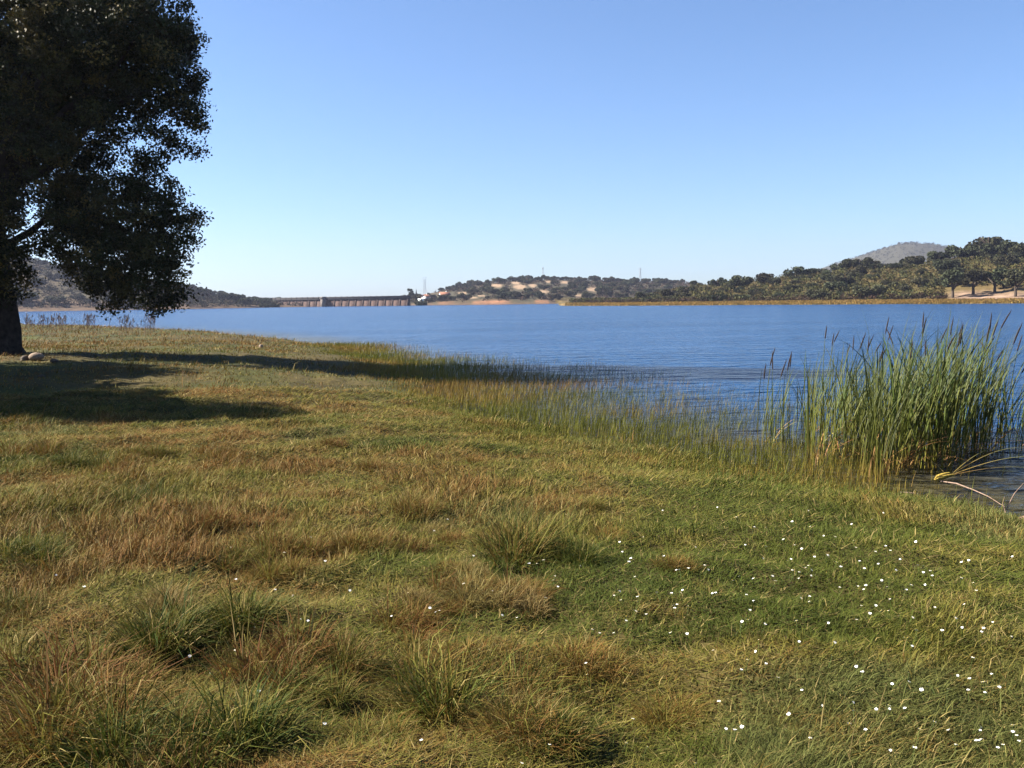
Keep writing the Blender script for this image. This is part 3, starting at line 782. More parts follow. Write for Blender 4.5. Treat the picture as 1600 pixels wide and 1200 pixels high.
def cypress(px, r, H):
    x, y = polar(px, r); z = h1(x, y); g = np.random.default_rng(5)
    n = 500; t = g.random(n); a = g.uniform(0, 6.28, n); q = 0.55*np.sin(np.clip(t*1.05+0.08, 0, 1)*math.pi)**0.7*np.sqrt(g.random(n))
    V, F = leaf_quads(np.stack([np.cos(a)*q, np.sin(a)*q, 0.6+t*(H-0.8)], -1), np.full(n, 0.5), g, 0.7)
    e = empty('cypress_tree', (x, y, z)); tag(e, 'thin dark cypress just right of the layered pine', 'tree')
    obj('crown', mesh('cypress_crown', V, F, M_FARLEAF, np.full((len(V), 3), 0.05)), e)
    Vt, Ft = tube([(0, 0, -0.3), (0, 0, 1.2), (0, 0, H*0.8)], [0.16, 0.13, 0.04], 7)
    obj('trunk', mesh('cypress_trunk', Vt, Ft, M_FARBARK, smooth=True), e)
cypress(652.5, 648, 7.5)

# shrubs one can tell apart + scrub as a mass
SH_LAB = ['dark rounded shrub in the scrub of the right bank']
for i in range(150):
    if i < 90:
        p = rng.uniform(960, 1640); sh = np.interp(p, TP_R, SH_R); r = sh + 44 + 120*rng.random()**1.4; lab, grp = SH_LAB[0] + (', low, ' if r < sh + 75 else ', high, ') + ('left end' if p < 1130 else 'left of its middle' if p < 1290 else 'right of its middle' if p < 1450 else 'right end'), 'shrubs on the right bank'
        s = rng.uniform(1.6, 2.8)
        if p > 1470 and r < sh + 70: continue
    else:
        p = rng.uniform(660, 1060); sh, rd = np.interp(p, TP_M, SH_M), np.interp(p, TP_M, RD_M); r = sh + 8 + (rd-sh)*rng.random(); lab, grp = 'low shrub among the oaks of the patchy hill, ' + ('left part' if p < 790 else 'middle' if p < 920 else 'right part'), 'shrubs on the bare-patched hill'; s = rng.uniform(1.5, 2.6)
    x, y = polar(p, r)
    if i >= 90 and blocked(x, y, 0): continue
    e_ = far_tree('shrub', BUSH, i, x, y, s, s*rng.uniform(0.8, 1.2), lab, 'shrub', grp); ZONED.setdefault(lab, []).append((p, e_))

ORD = 'first second third fourth fifth sixth seventh eighth ninth tenth eleventh twelfth thirteenth fourteenth fifteenth sixteenth seventeenth eighteenth nineteenth twentieth'.split()
for lab, lst in ZONED.items():
    lst.sort(key=lambda a: a[0])
    for k, (p, e_) in enumerate(lst):
        if len(lst) > 1 and len(lst) <= 20: e_['label'] = (f'{ORD[k]} from left, ' if k < len(lst)-1 else 'rightmost, ') + lab.replace('dark rounded shrub in the scrub of the right bank', 'dark shrub on the right bank')
def scrub(name, n, fn, size, col, lab, per=34):
    g = np.random.default_rng(len(name)*7)
    Cs, cs, sz = [], [], []
    for k in range(n):
        x, y, s = fn(g)
        if x is None: continue
        q = g.normal(size=(per, 3)); q /= np.linalg.norm(q, axis=1)[:, None]
        q = q*(g.random(per)**0.35)[:, None]*s*np.array([1.1, 1.1, 0.75])
        Cs.append(np.array([x, y, 0]) + q + np.array([0, 0, s*0.45]))
        cc = 0.40*np.array(col[g.integers(0, len(col))])*g.uniform(0.75, 1.3)
        cs.append(cc*g.uniform(0.75, 1.25, (per, 1))); sz.append(np.full(per, size*s))
    C = np.concatenate(Cs); C[:, 2] += hgt(C[:, 0], C[:, 1], False)
    V, F = leaf_quads(C, np.concatenate(sz), g, 0.8)
    o = obj(name, mesh(name, V, F, M_FARLEAF, np.repeat(np.concatenate(cs), 4, axis=0))); tag(o, lab, 'scrub', kind='stuff')
def fn_right(g):
    p = g.uniform(895, 1660); sh = np.interp(p, TP_R, SH_R)
    r = sh + 42 + 118*g.random()**1.15
    if p > 1475 and r < sh + 66: return None, None, None
    return (*polar(p, r), g.uniform(0.7, 1.7))
def fn_belt(g):
    p = g.uniform(900, 1478); sh = np.interp(p, TP_R, SH_R); r = sh + 42 + 8*g.random()
    return (*polar(p, r), g.uniform(0.7, 1.3))
def fn_mid(g):
    p = g.uniform(650, 1080); sh, rd = np.interp(p, TP_M, SH_M), np.interp(p, TP_M, RD_M); r = sh + 9 + (rd-sh)*g.random()
    x, y = polar(p, r)
    if blocked(x, y, 0): return None, None, None
    return x, y, g.uniform(0.9, 2.0)
def fn_left(g):
    p = g.uniform(-80, 650); sh, rd = np.interp(p, TP_M, SH_M), np.interp(p, TP_M, RD_M); r = sh + 3 + (rd+10-sh)*g.random()**1.3
    return (*polar(p, r), g.uniform(1.0, 2.6))
OLV = [(0.105, 0.10, 0.034), (0.13, 0.112, 0.036), (0.085, 0.09, 0.034), (0.14, 0.10, 0.04)]
scrub('bank_scrub', 2600, fn_right, 0.42, OLV, 'olive and brown scrub covering the right bank', 30)
scrub('belt_scrub', 900, fn_belt, 0.40, [(0.075, 0.06, 0.032), (0.09, 0.06, 0.035)], 'dark brown scrub belt above the golden strip of the right bank', 26)
scrub('hill_scrub', 2200, fn_mid, 0.42, [(0.10, 0.088, 0.05), (0.13, 0.09, 0.055), (0.08, 0.078, 0.045)], 'low grey brown scrub between the oaks of the bare-patched hill', 24)
scrub('shore_scrub', 2000, fn_left, 0.42, [(0.085, 0.08, 0.045), (0.11, 0.08, 0.05), (0.075, 0.075, 0.04)], 'dull brown scrub on the hill behind the huge oak', 26)

def fn_far(g):
    return (*polar(g.uniform(1290, 1590), g.uniform(1750, 2400)), g.uniform(1.5, 3.6))
scrub('distant_wood', 1500, fn_far, 0.55, [(0.11, 0.105, 0.065), (0.125, 0.115, 0.07), (0.095, 0.095, 0.058)], 'thin dark woodland on the far blue hill', 16)

# dry golden reeds along the far right waterline
g = np.random.default_rng(77); n = 16000
p = g.uniform(885, 1660, n); sh = np.interp(p, TP_R, SH_R); r = sh - 1 + 40*g.random(n)
t = np.arctan((p-800)/1505); x, y = r*np.sin(t), r*np.cos(t); z = np.maximum(hgt(x, y, False), -0.1)
ok = z > -0.05; x, y, z, r = x[ok], y[ok], z[ok], r[ok]; n = len(x)
c = 0.56*mixc(np.array([0.46, 0.28, 0.09]), np.array([0.34, 0.25, 0.07]), g.random(n))*g.uniform(0.8, 1.2, (n, 1))
V, Fs, c = blades(np.stack([x, y, z], -1), g.uniform(0.25, 0.6, n), g.uniform(0, 6.28, n), g.uniform(0, .5, n), g.uniform(0, .4, n), np.full(n, 0.22), c, yaw=g.normal(0, 0.5, n))
tag(obj('strip_grass', mesh('strip_grass', V, Fs, M_GRASS, c)), 'golden dry grass strip along the waterline of the right bank', 'grass', kind='stuff')

# ------------------------------------------------------------------ dam
M_DAMFACE = noise_mat('dam_brick', (0.048, 0.027, 0.021), (0.075, 0.047, 0.037), 0.8, 0.9, 0.4, 6, 0.1)
M_DAMDARK = noise_mat('dam_buttress', (0.04, 0.024, 0.019), (0.062, 0.04, 0.032), 0.8, 0.9, 0.4, 6, 0.1)
M_RAIL = noise_mat('dam_parapet', (0.022, 0.02, 0.02), (0.04, 0.035, 0.035), 1.0, 0.9)
M_CONC = noise_mat('pale_concrete', (0.12, 0.10, 0.088), (0.17, 0.15, 0.13), 0.7, 0.9, 0.3)
YD = 590.0
XA, XB = (420-800)/1505*YD, (654-800)/1505*YD
dam = empty('dam', ((XA+XB)/2 - 2.0, YD, 0), R(-30), (1.13, 1, 1)); tag(dam, 'long low reddish dam with dark parapet across the far end of the lake', 'dam')
def dpart(name, V, F, mat, sm=False):
    V = np.array(V, float) - np.array([(XA+XB)/2, YD, 0]); return obj(name, mesh(name, V, F, mat, smooth=sm), dam)
XP = (512.5-800)/1505*YD
edges = list(np.linspace(XA, XP-1.6, 8)) + list(np.linspace(XP+1.6, XB, 12))
for a, b in zip(edges[:-1], edges[1:]):
    if abs(a - (XP-1.6)) < 1e-6: continue
    # battered panel: leans back towards the crest
    V = np.array([(a+.3, YD-1.5, -2), (b-.3, YD-1.5, -2), (b-.3, YD, 4.3), (a+.3, YD, 4.3), (a+.3, YD+2, -2), (b-.3, YD+2, -2), (b-.3, YD+2, 4.3), (a+.3, YD+2, 4.3)])
    dpart('wall_panel', V, np.array([(0, 1, 2, 3), (1, 5, 6, 2), (5, 4, 7, 6), (4, 0, 3, 7), (3, 2, 6, 7)]), M_DAMFACE)
for a in edges:
    V = np.array([(a-.29, YD-1.95, -2), (a+.29, YD-1.95, -2), (a+.29, YD-.35, 4.3), (a-.29, YD-.35, 4.3), (a-.29, YD+1.9, -2), (a+.29, YD+1.9, -2), (a+.29, YD+1.9, 4.3), (a-.29, YD+1.9, 4.3)])
    dpart('buttress', V, np.array([(0, 1, 2, 3), (1, 5, 6, 2), (5, 4, 7, 6), (4, 0, 3, 7), (3, 2, 6, 7)]), M_DAMDARK)
V, F = boxes([(XA-2, XB+2, YD-0.8, YD+3.2, 4.303, 4.75)]); dpart('crest_walkway', V, F, M_RAIL)
V, F = boxes([(XA-2, XB+2, YD-0.75, YD-0.45, 4.753, 5.9)]); dpart('parapet', V, F, M_RAIL)
V, F = boxes([(x-0.14, x+0.14, YD-0.88, YD-0.35, 4.756, 6.1) for x in np.linspace(XA, XB, 24)])
for k in range(24): dpart('parapet_post', V[k*8:k*8+8], F[:6], M_RAIL)
V, F = boxes([(-0.85+XP, XP+0.85, YD-3.6, YD+0.4, -2, 5.0), (XP-1.2, XP+1.2, YD-3.9, YD+0.6, 5.003, 5.4), (XP-0.7, XP+0.7, YD-3.2, YD+0.2, 5.403, 6.1)])
for k, nm in enumerate(('pier', 'pier_cap', 'gate_housing')): dpart(nm, V[k*8:k*8+8], F[:6], M_CONC)

# ------------------------------------------------------------------ houses
M_WHITE = noise_mat('white_wall', (0.50, 0.48, 0.45), (0.62, 0.60, 0.57), 1.5, 0.9, 0.1)
M_TILE = noise_mat('terracotta', (0.17, 0.075, 0.045), (0.25, 0.12, 0.075), 4.0, 0.9, 0.4)
M_DARKW = noise_mat('window_glass', (0.03, 0.035, 0.04), (0.05, 0.055, 0.06), 2.0, 0.2, 0.0, spec=0.5)
M_DOOR = noise_mat('door_wood', (0.09, 0.05, 0.03), (0.14, 0.08, 0.05), 4.0, 0.7, 0.2)
M_SHED = noise_mat('pale_sheet', (0.6, 0.68, 0.63), (0.74, 0.8, 0.76), 2.0, 0.6, 0.1)
def house(name, px, r, w, dpt, hgt_, roofh, rz, lab, wall, tile, cat='house'):
    x, y = polar(px, r); z = h1(x, y)
    e = empty(name, (x, y, z), rz); tag(e, lab, cat)
    V, F = boxes([(-w/2, w/2, -dpt/2, dpt/2, -1.5, hgt_)])
    V = np.concatenate([V, [(-w/2, 0, hgt_+roofh), (w/2, 0, hgt_+roofh)]])
    F3 = np.array([(4, 8, 7), (5, 6, 9)])
    obj('wall', mesh('wall', V, [F, F3], wall), e)
    o = 0.35; rt = 0.18
    for s in (-1, 1):
        y0 = s*(dpt/2+o); zl = hgt_ - o*roofh/(dpt/2)
        P = [(-w/2-o, y0, zl+.02), (w/2+o, y0, zl+.02), (w/2+o, 0, hgt_+roofh+.02), (-w/2-o, 0, hgt_+roofh+.02)]
        V = np.array(P + [(a, b, c+rt) for a, b, c in P])
        obj('roof', mesh('roof', V, np.array([(0, 3, 2, 1), (4, 5, 6, 7), (0, 1, 5, 4), (1, 2, 6, 5), (2, 3, 7, 6), (3, 0, 4, 7)]), tile), e)
    if cat == 'house':
        V, F = boxes([(w*0.22, w*0.22+0.5, 0.15, 0.65, hgt_+roofh*0.6, hgt_+roofh+0.9)]); obj('chimney', mesh('chimney', V, F, wall), e)
        for cx in (-w*0.3, w*0.28):
            V, F = boxes([(cx-0.5, cx+0.5, -dpt/2-0.04, -dpt/2+0.05, 0.95, 2.1)]); wi = obj('window', mesh('window', V, F, M_DARKW), e)
            V, F = boxes([(cx-0.65, cx+0.65, -dpt/2-0.12, -dpt/2+0.05, 0.82, 0.94)]); obj('sill', mesh('sill', V, F, wall), wi)
    V, F = boxes([(-0.5, 0.5, -dpt/2-0.03, -dpt/2+0.05, -0.1, 2.05)]); obj('door', mesh('door', V, F, M_DOOR), e)
house('white_house', 667.5, 625, 5.0, 4.0, 2.6, 1.2, R(58), 'small white house gable beside the layered pine', M_WHITE, M_TILE)
house('roofed_house', 696, 628, 6.6, 5.0, 2.6, 1.7, R(28), 'white house with broad terracotta roof on the wooded slope', M_WHITE, M_TILE)
house('pale_shed', 659.5, 612, 3.2, 2.4, 1.3, 0.5, R(15), 'low pale green shed below the small white house', M_SHED, M_SHED, 'shed')

# ------------------------------------------------------------------ pylons and mast
M_STEEL = noise_mat('grey_steel', (0.22, 0.22, 0.23), (0.32, 0.32, 0.33), 1.0, 0.6)
def pylon(px, r, zt, H, lab, w=2.2, horns=True):
    x, y = polar(px, r); z = h1(x, y); b = min(z, zt - H)
    e = empty('pylon', (x, y, b)); tag(e, lab, 'pylon'); HH = zt - b
    for sx in (-1, 1):
        for sy in (-1, 1):
            V, F = tube([(sx*w, sy*w, 0), (sx*w*0.35, sy*w*0.35, HH*0.7), (sx*w*(1.0 if horns else 0.1), sy*w*0.2, HH)], [0.16, 0.13, 0.1], 5)
            obj('leg', mesh('pylon_leg', V, F, M_STEEL), e)
    for k in range(7):
        f0, f1 = k/8, (k+1)/8; wf = lambda f: w*(1-0.65*f/0.7) if f < 0.7 else w*0.35
        for s in (-1, 1):
            V, F = tube([(-s*wf(f0), -wf(f0), HH*f0), (0, -(wf(f0)+wf(f1))/2, HH*(f0+f1)/2), (s*wf(f1), -wf(f1), HH*f1)], [0.06]*3, 4)
            obj('brace', mesh('pylon_brace', V, F, M_STEEL), e)
    for f, l in ((0.74, 2.6), (0.88, 2.2), (0.98, 2.8)):
        V, F = tube([(-l, 0, HH*f), (0, 0, HH*f+0.2), (l, 0, HH*f)], [0.08, 0.14, 0.08], 5); obj('cross_arm', mesh('pylon_arm', V, F, M_STEEL), e)
def z_at(px, py, r):
    d = ray(px, py); t = r / math.hypot(d.x, d.y); return CAM.z + d.z*t
pylon(666, 1250, z_at(666, 433, 1250), 22, 'faint lattice pylon on the skyline above the white houses')
pylon(1002, 1050, z_at(1002, 418.5, 1050), 16, 'faint lattice pylon on the skyline right of the thin mast', 1.5, False)
x, y = polar(850.5, 880); z = h1(x, y); zt = z_at(850.5, 417.5, 880)
e = empty('radio_mast', (x, y, z)); tag(e, 'thin dark mast on the crest of the bare-patched hill', 'mast')
V, F = tube([(0, 0, 0), (0, 0, (zt-z)*0.6), (0, 0, zt-z)], [0.34, 0.28, 0.22], 8); obj('pole', mesh('mast_pole', V, F, M_STEEL), e)
V, F = boxes([(-0.5, 0.5, -0.3, 0.3, (zt-z)*0.84, (zt-z)*0.97)]); obj('antenna', mesh('mast_antenna', V, F, M_STEEL), e)

# ------------------------------------------------------------------ cattails
def leaf_strip(L, w, lean, bend, g, n=9, kink=None):
    """one strap leaf growing from the origin, leaning to +X, folded along its midrib"""
    s = np.linspace(0, 1, n); a = lean + bend * s**2.2
    if kink is not None: a = np.where(s > kink, a + 1.5, a)
    ds = L / (n-1)
    X = np.concatenate([[0], np.cumsum(np.sin(a[1:])*ds)]); Z = np.concatenate([[0], np.cumsum(np.cos(a[1:])*ds)])
    tw = g.uniform(-0.6, 0.6)*s*1.2 + g.uniform(-0.9, 0.9)
    W = w * np.where(s < 0.6, 0.75 + 0.25*np.sin(s/0.6*math.pi/2), np.cos((s-0.6)/0.4*math.pi/2)**0.8 + 0.02)*0.5
    side = np.stack([-np.sin(tw)*0.5, np.cos(tw), np.sin(tw)*0.2], -1)
    C = np.stack([X, np.zeros(n), Z], -1)
    nrm = np.stack([np.cos(a), np.zeros(n), -np.sin(a)], -1)
    V = np.stack([C - side*W[:, None], C + nrm*(W*0.35)[:, None], C + side*W[:, None]], 1).reshape(-1, 3)
    F = []
    for i in range(n-1):
        F += [(3*i, 3*i+1, 3*i+4, 3*i+3), (3*i+1, 3*i+2, 3*i+5, 3*i+4)]
    return V, np.array(F), np.repeat(s, 3)
G0, G1, YB, DEAD = np.array([0.085, 0.098, 0.017]), np.array([0.046, 0.068, 0.02]), np.array([0.21, 0.15, 0.028]), np.array([0.24, 0.15, 0.05])
LEAVES, DEADS = [], []
g = np.random.default_rng(21)
for k in range(26):
    V, F, s = leaf_strip(1.0, 0.0085, g.uniform(-0.03, 0.09), g.uniform(0.15, 0.95), g)
    c = mixc(YB, G0, sstep(0.0, 0.28, s)); c = mixc(c, G1, sstep(0.4, 1.0, s))*g.uniform(0.8, 1.2)
    LEAVES.append(mesh('cattail_leaf', V, F, M_REED, c, smooth=False))
for k in range(6):
    V, F, s = leaf_strip(0.8, 0.010, g.uniform(0.1, 0.5), g.uniform(0.8, 1.8), g, kink=g.uniform(0.4, 0.8) if k % 2 else None)
    DEADS.append(mesh('dead_leaf', V, F, M_REED, np.tile(DEAD*g.uniform(0.8, 1.4), (len(V), 1))))
M_SPIKE = noise_mat('seed_head', (0.014, 0.009, 0.007), (0.035, 0.022, 0.015), 60.0, 0.9, 0.3)
V, F = tube([(0, 0, 0), (0.012, 0, 0.35), (0.045, 0, 0.72), (0.10, 0, 1.0)], [0.0042, 0.0036, 0.003, 0.002], 6); STALK = mesh('cattail_stalk', V, F, M_REED, np.tile(G0*0.9, (len(V), 1)), smooth=True)
V, F = tube([(0, 0, 0), (0.006, 0, 0.02), (0.024, 0, 0.08), (0.048, 0, 0.15), (0.068, 0, 0.2), (0.076, 0, 0.235)], [0.003, 0.0075, 0.0085, 0.008, 0.005, 0.0015], 7); HEAD = mesh('cattail_head', V, F, M_SPIKE, smooth=True)

def cattail(name, lab, shoots, stalks, seed, hscale=1.0, n_parts=300):
    """a clump of cattails: every strap leaf, stalk and seed head is a part"""
    g = np.random.default_rng(seed)
    c = np.mean([s[:2] for s in shoots], axis=0)
    e = empty(name, (c[0], c[1], 0)); tag(e, lab, 'cattails', 'cattail clumps at the water edge')
    made = 0; extra = []
    for (x, y, H, lean) in shoots:
        z = max(h1(x, y), -0.25)
        for k in range(g.integers(5, 8)):
            L = H*hscale*g.uniform(0.64, 1.0)
            dead = g.random() < 0.15
            me = DEADS[g.integers(0, 6)] if dead else LEAVES[g.integers(0, 26)]
            rz = g.normal(0.05, 0.75) if g.random() < 0.8 else g.uniform(0, 6.28)
            rot = Euler((g.normal(0, 0.05), lean + g.normal(0, 0.06), rz)); sc_ = (L, L*1.15, L*(0.6 if dead else 1.0))
            loc = (x + g.normal(0, 0.03) - c[0], y + g.normal(0, 0.03) - c[1], z - 0.02)
            if made < n_parts:
                obj('leaf', me, e, loc, rot, sc_); made += 1
            else: extra.append((me, Matrix.LocRotScale(Vector(loc), rot, Vector(sc_))))
    if extra:
        Vs, Fs, Cs, n = [], [], [], 0
        for me, M in extra:
            v = np.empty(len(me.vertices)*3, np.float32); me.vertices.foreach_get('co', v); v = v.reshape(-1, 3)
            f = np.empty(len(me.loops), np.int32); me.loops.foreach_get('vertex_index', f); f = f.reshape(-1, 4)
            cc = np.empty(len(me.vertices)*4, np.float32); me.attributes['Col'].data.foreach_get('color', cc)
            A = np.array(M); Vs.append(v @ A[:3, :3].T + A[:3, 3]); Fs.append(f + n); Cs.append(cc.reshape(-1, 4)[:, :3]*g.uniform(0.75, 1.25)); n += len(v)
        o = obj('leaf_mass', mesh('leaf_mass', np.concatenate(Vs), np.concatenate(Fs), M_REED, np.concatenate(Cs)), e); o['kind'] = 'stuff'
    for (x, y, H, lean) in stalks:
        z = max(h1(x, y), -0.25); rz = g.normal(0, 0.95); H *= g.uniform(0.80, 0.98)
        st = obj('stalk', STALK, e, (x-c[0], y-c[1], z), (0, lean, rz), (H, H*1.0, H))
        k = 1.0/H
        obj('seed_head', HEAD, st, (0.10, 0, 1.0), (0, g.normal(0.0, 0.15), 0), (k*1.05, k, k*g.uniform(0.8, 1.15)))

def spread(n, px0, px1, py0, py1, H0, H1, l0, l1, seed):
    """shoots whose feet stand in the water between photo points"""
    g = np.random.default_rng(seed); out = []
    for k in range(n):
        px, py = g.uniform(px0, px1), g.uniform(py0, py1)
        d = ray(px, py); t = (0.0 - CAM.z)/d.z; p = CAM + d*t
        out.append((p.x, p.y, g.uniform(H0, H1), g.uniform(l0, l1)))
    return out
A = spread(60, 1372, 1500, 698, 742, 1.6, 2.05, 0.0, 0.13, 1) + spread(60, 1400, 1540, 674, 724, 1.75, 2.2, 0.02, 0.18, 2) + spread(9, 1350, 1385, 735, 754, 1.3, 1.7, -0.04, 0.06, 12) + spread(34, 1340, 1420, 690, 742, 1.35, 1.8, 0.0, 0.1, 3)
cattail('cattail_clump', 'largest dense cattail clump, leaning right in the wind at the water edge', A, spread(18, 1350, 1540, 680, 735, 1.55, 1.85, 0.0, 0.16, 4), 31)
cattail('cattail_clump', 'loose thin cattail clump between the largest clump and the small pair', spread(84, 1258, 1365, 655, 728, 1.0, 1.75, -0.02, 0.1, 5), spread(13, 1280, 1370, 660, 700, 1.45, 1.75, 0.0, 0.08, 6), 32)
cattail('cattail_clump', 'small sparse cattail clump farthest left, apart from the rest', spread(9, 1190, 1240, 688, 706, 0.9, 1.45, -0.12, 0.1, 7), spread(6, 1195, 1240, 690, 706, 1.1, 1.4, -0.25, 0.08, 8), 33)
cattail('cattail_clump', 'cattail clump at the right edge of the picture behind the fallen leaves', spread(16, 1535, 1600, 668, 722, 1.2, 1.6, 0.02, 0.2, 9), spread(5, 1540, 1600, 665, 710, 1.5, 1.75, 0.05, 0.22, 10), 34)

# fallen cattail with yellow sheath
p0 = on_ground(1459, 760); p0.z = 0.015
fall = empty('fallen_cattail', p0); tag(fall, 'fallen cattail with bright yellow base, its leaves arching over the water', 'cattail')
M_YEL = noise_mat('yellow_sheath', (0.20, 0.13, 0.025), (0.34, 0.25, 0.05), 40.0, 0.9, 0.6)
for k, (dy, dz, l) in enumerate([(0, 0, 1.0), (0.018, 0.012, 0.85), (-0.016, 0.008, 0.92), (0.004, 0.026, 0.75)]):
    V, F = tube([(0, dy*1.6, 0), (0.05*l, dy*1.3, 0.012+dz), (0.11*l, dy, 0.026+dz), (0.17*l, dy*0.7, 0.04+dz), (0.23*l, dy*0.3, 0.05+dz)], [0.006, 0.016, 0.018, 0.014, 0.006], 7)
    obj('sheath', mesh('sheath', V, F, M_YEL, smooth=False), fall)
g = np.random.default_rng(61)
for k, (L, up, dn, yw) in enumerate([(1.25, 1.05, 0.9, 0.12), (1.35, 1.2, 0.75, -0.06), (1.15, 1.32, 0.6, -0.22), (1.0, 0.95, 1.1, 0.3), (1.1, 1.45, 0.45, 0.02)]):
    V, F, s = leaf_strip(L*0.9, 0.012, up, dn, g, 12)
    c = mixc(np.array([0.20, 0.15, 0.04]), np.array([0.11, 0.12, 0.045]), sstep(0.1, 0.7, s))
    obj('leaf', mesh('fallen_leaf', V, F, M_REED, c), fall, (0.18, 0.0, 0.05), (0, 0, yw))
M_STICK = noise_mat('dry_stick', (0.13, 0.085, 0.06), (0.24, 0.17, 0.13), 20.0, 0.9, 0.3)
def sticks(name, lab, lst, mat, cat='stick'):
    b = Vector(lst[0][0][0]); e = empty(name, b); tag(e, lab, cat)
    for pts, rad in lst:
        V, F = tube([Vector(q) - b for q in pts], rad, 6); obj('twig', mesh('twig', V, F, mat, smooth=True), e)
def wp(px, py, z):
    d = ray(px, py); t = (z - CAM.z)/d.z; return CAM + d*t
q = wp(1568, 806, 0.0)
sticks('dry_twig', 'bare forked twig poking out of the water by the right edge', [([q, q+Vector((0.05, 0.02, 0.09)), q+Vector((0.11, 0.03, 0.2)), q+Vector((0.2, 0.05, 0.29))], [0.007, 0.006, 0.005, 0.002]), ([q+Vector((0.02, 0, 0.03)), q+Vector((0.0, 0.02, 0.11)), q+Vector((0.02, 0.03, 0.17))], [0.005, 0.004, 0.002])], M_STICK)
a, b2, c2 = wp(1470, 752, 0.02), wp(1520, 765, 0.03), wp(1570, 792, 0.01)
sticks('bent_stem', 'thin pinkish stem lying from the fallen cattail across the water', [([a, (a+b2)/2+Vector((0, 0, .02)), b2, (b2+c2)/2+Vector((0, 0, .015)), c2], [0.007, 0.007, 0.006, 0.005, 0.003])], M_STICK)
a, b2 = wp(1405, 769, 0.02), wp(1434, 771, 0.02)
sticks('floating_stick', 'short pale stick floating in front of the cattails', [([a, (a+b2)/2, b2], [0.005, 0.006, 0.004])], M_STICK)
M_WOOD = noise_mat('wet_wood', (0.10, 0.06, 0.04), (0.24, 0.16, 0.10), 14.0, 0.7, 0.5)
a = wp(1578, 822, 0.03)
sticks('driftwood', 'brown driftwood piece at the water edge on the right border', [([a, a+Vector((0.12, 0.05, 0.03)), a+Vector((0.3, 0.12, 0.05)), a+Vector((0.5, 0.16, 0.02))], [0.02, 0.04, 0.045, 0.02]), ([a+Vector((0.2, 0.08, 0.04)), a+Vector((0.3, 0.2, 0.07)), a+Vector((0.42, 0.26, 0.08))], [0.018, 0.014, 0.006])], M_WOOD, 'driftwood')

# ------------------------------------------------------------------ tall dead weeds on the left bank
M_WEED = leaf_mat('dry_weed', 0.1, 0.8, 0.25, 0.2)
def weed_mesh(seed):
    g = np.random.default_rng(seed); Vs, Fs, n = [], [], 0
    P = [(0, 0, -0.05), (0.02, 0, 0.4), (0.05, 0.01, 0.8), (0.09, 0.01, 1.0)]
    V, F = tube(P, [0.009, 0.008, 0.006, 0.004], 5); parts = [(V, F)]
    for k in range(5):
        a = g.uniform(0, 6.28); z = g.uniform(0.45, 0.9); l = g.uniform(0.1, 0.22)
        parts.append(tube([(z*0.05, 0, z), (z*0.05+math.cos(a)*l*0.5, math.sin(a)*l*0.5, z+l*0.6), (z*0.05+math.cos(a)*l*0.7, math.sin(a)*l*0.7, z+l*1.2)], [0.006, 0.016, 0.004], 5))
    parts.append(tube([(0.085, 0.01, 0.86), (0.10, 0.01, 0.97), (0.12, 0.01, 1.1)], [0.008, 0.026, 0.004], 6))
    V, F = join(parts); return mesh('dead_weed', V, F, M_WEED, np.tile(np.array([0.085, 0.05, 0.035]), (len(V), 1)))
WEEDS = [weed_mesh(s) for s in range(5)]
g = np.random.default_rng(91)
for k in range(110):
    px = g.choice([g.normal(45, 7), g.normal(72, 8), g.normal(95, 12), g.normal(85, 20), g.normal(140, 8), g.normal(192, 9), g.normal(232, 5)])
    r = g.uniform(62, 88) if px < 180 else g.uniform(55, 66)
    x, y = polar(px, r)
    if shore_d(np.array([x]), np.array([y]))[0] < 0.3: continue
    H = g.uniform(0.45, 1.15)
    o = obj('tall_weed', WEEDS[k % 5], None, (x, y, h1(x, y)), (0, 0, g.uniform(-1, 1)), (H, H, H))
    tag(o, 'tall dead brown weed on the golden bank under the oak crown', 'weed', 'dead weeds on the golden bank')

# ------------------------------------------------------------------ daisies
M_PETAL = noise_mat('white_petal', (0.78, 0.78, 0.76), (0.84, 0.84, 0.83), 40, 0.6, 0.0)
M_YOLK = noise_mat('daisy_centre', (0.6, 0.4, 0.03), (0.7, 0.48, 0.05), 80, 0.8, 0.1)
M_STEM = noise_mat('daisy_stem', (0.07, 0.11, 0.025), (0.09, 0.13, 0.03), 40, 0.7, 0.0)
def daisy_mesh(seed):
    g = np.random.default_rng(seed); V, F, mi = [], [], []
    Vt, Ft = tube([(0, 0, -0.09), (0.004, 0, -0.04), (0, 0, 0)], [0.0012, 0.0012, 0.001], 4)
    V += Vt.tolist(); F += [tuple(f) for f in Ft]; mi += [2]*len(Ft)
    for k in range(11):
        a = k*2*math.pi/11 + g.normal(0, 0.06); l = 0.0125*g.uniform(0.85, 1.1); w = 0.0034; dz = g.uniform(-0.001, 0.003); n = len(V)
        ca, sa = math.cos(a), math.sin(a)
        for (u, v, z) in [(0.002, -w*0.4, 0.001), (0.002, w*0.4, 0.001), (l, w*0.8, 0.001+dz), (l, -w*0.8, 0.001+dz)]: V.append((u*ca-v*sa, u*sa+v*ca, z))
        F.append((n, n+1, n+2, n+3)); mi.append(0)
    n = len(V); r = 0.0042
    for k in range(6): V.append((math.cos(k*1.047)*r, math.sin(k*1.047)*r, 0.002))
    for k in range(6): V.append((math.cos(k*1.047)*r*0.55, math.sin(k*1.047)*r*0.55, 0.0045))
    for k in range(6): F.append((n+k, n+(k+1) % 6, n+6+(k+1) % 6, n+6+k)); mi.append(1)
    F.append((n+6, n+7, n+8, n+9)); F.append((n+6, n+9, n+10, n+11)); mi += [1, 1]
    return mesh('daisy', np.array(V), np.array(F), mats=[M_PETAL, M_YOLK, M_STEM], midx=mi)
DAISY = [daisy_mesh(s) for s in range(4)]
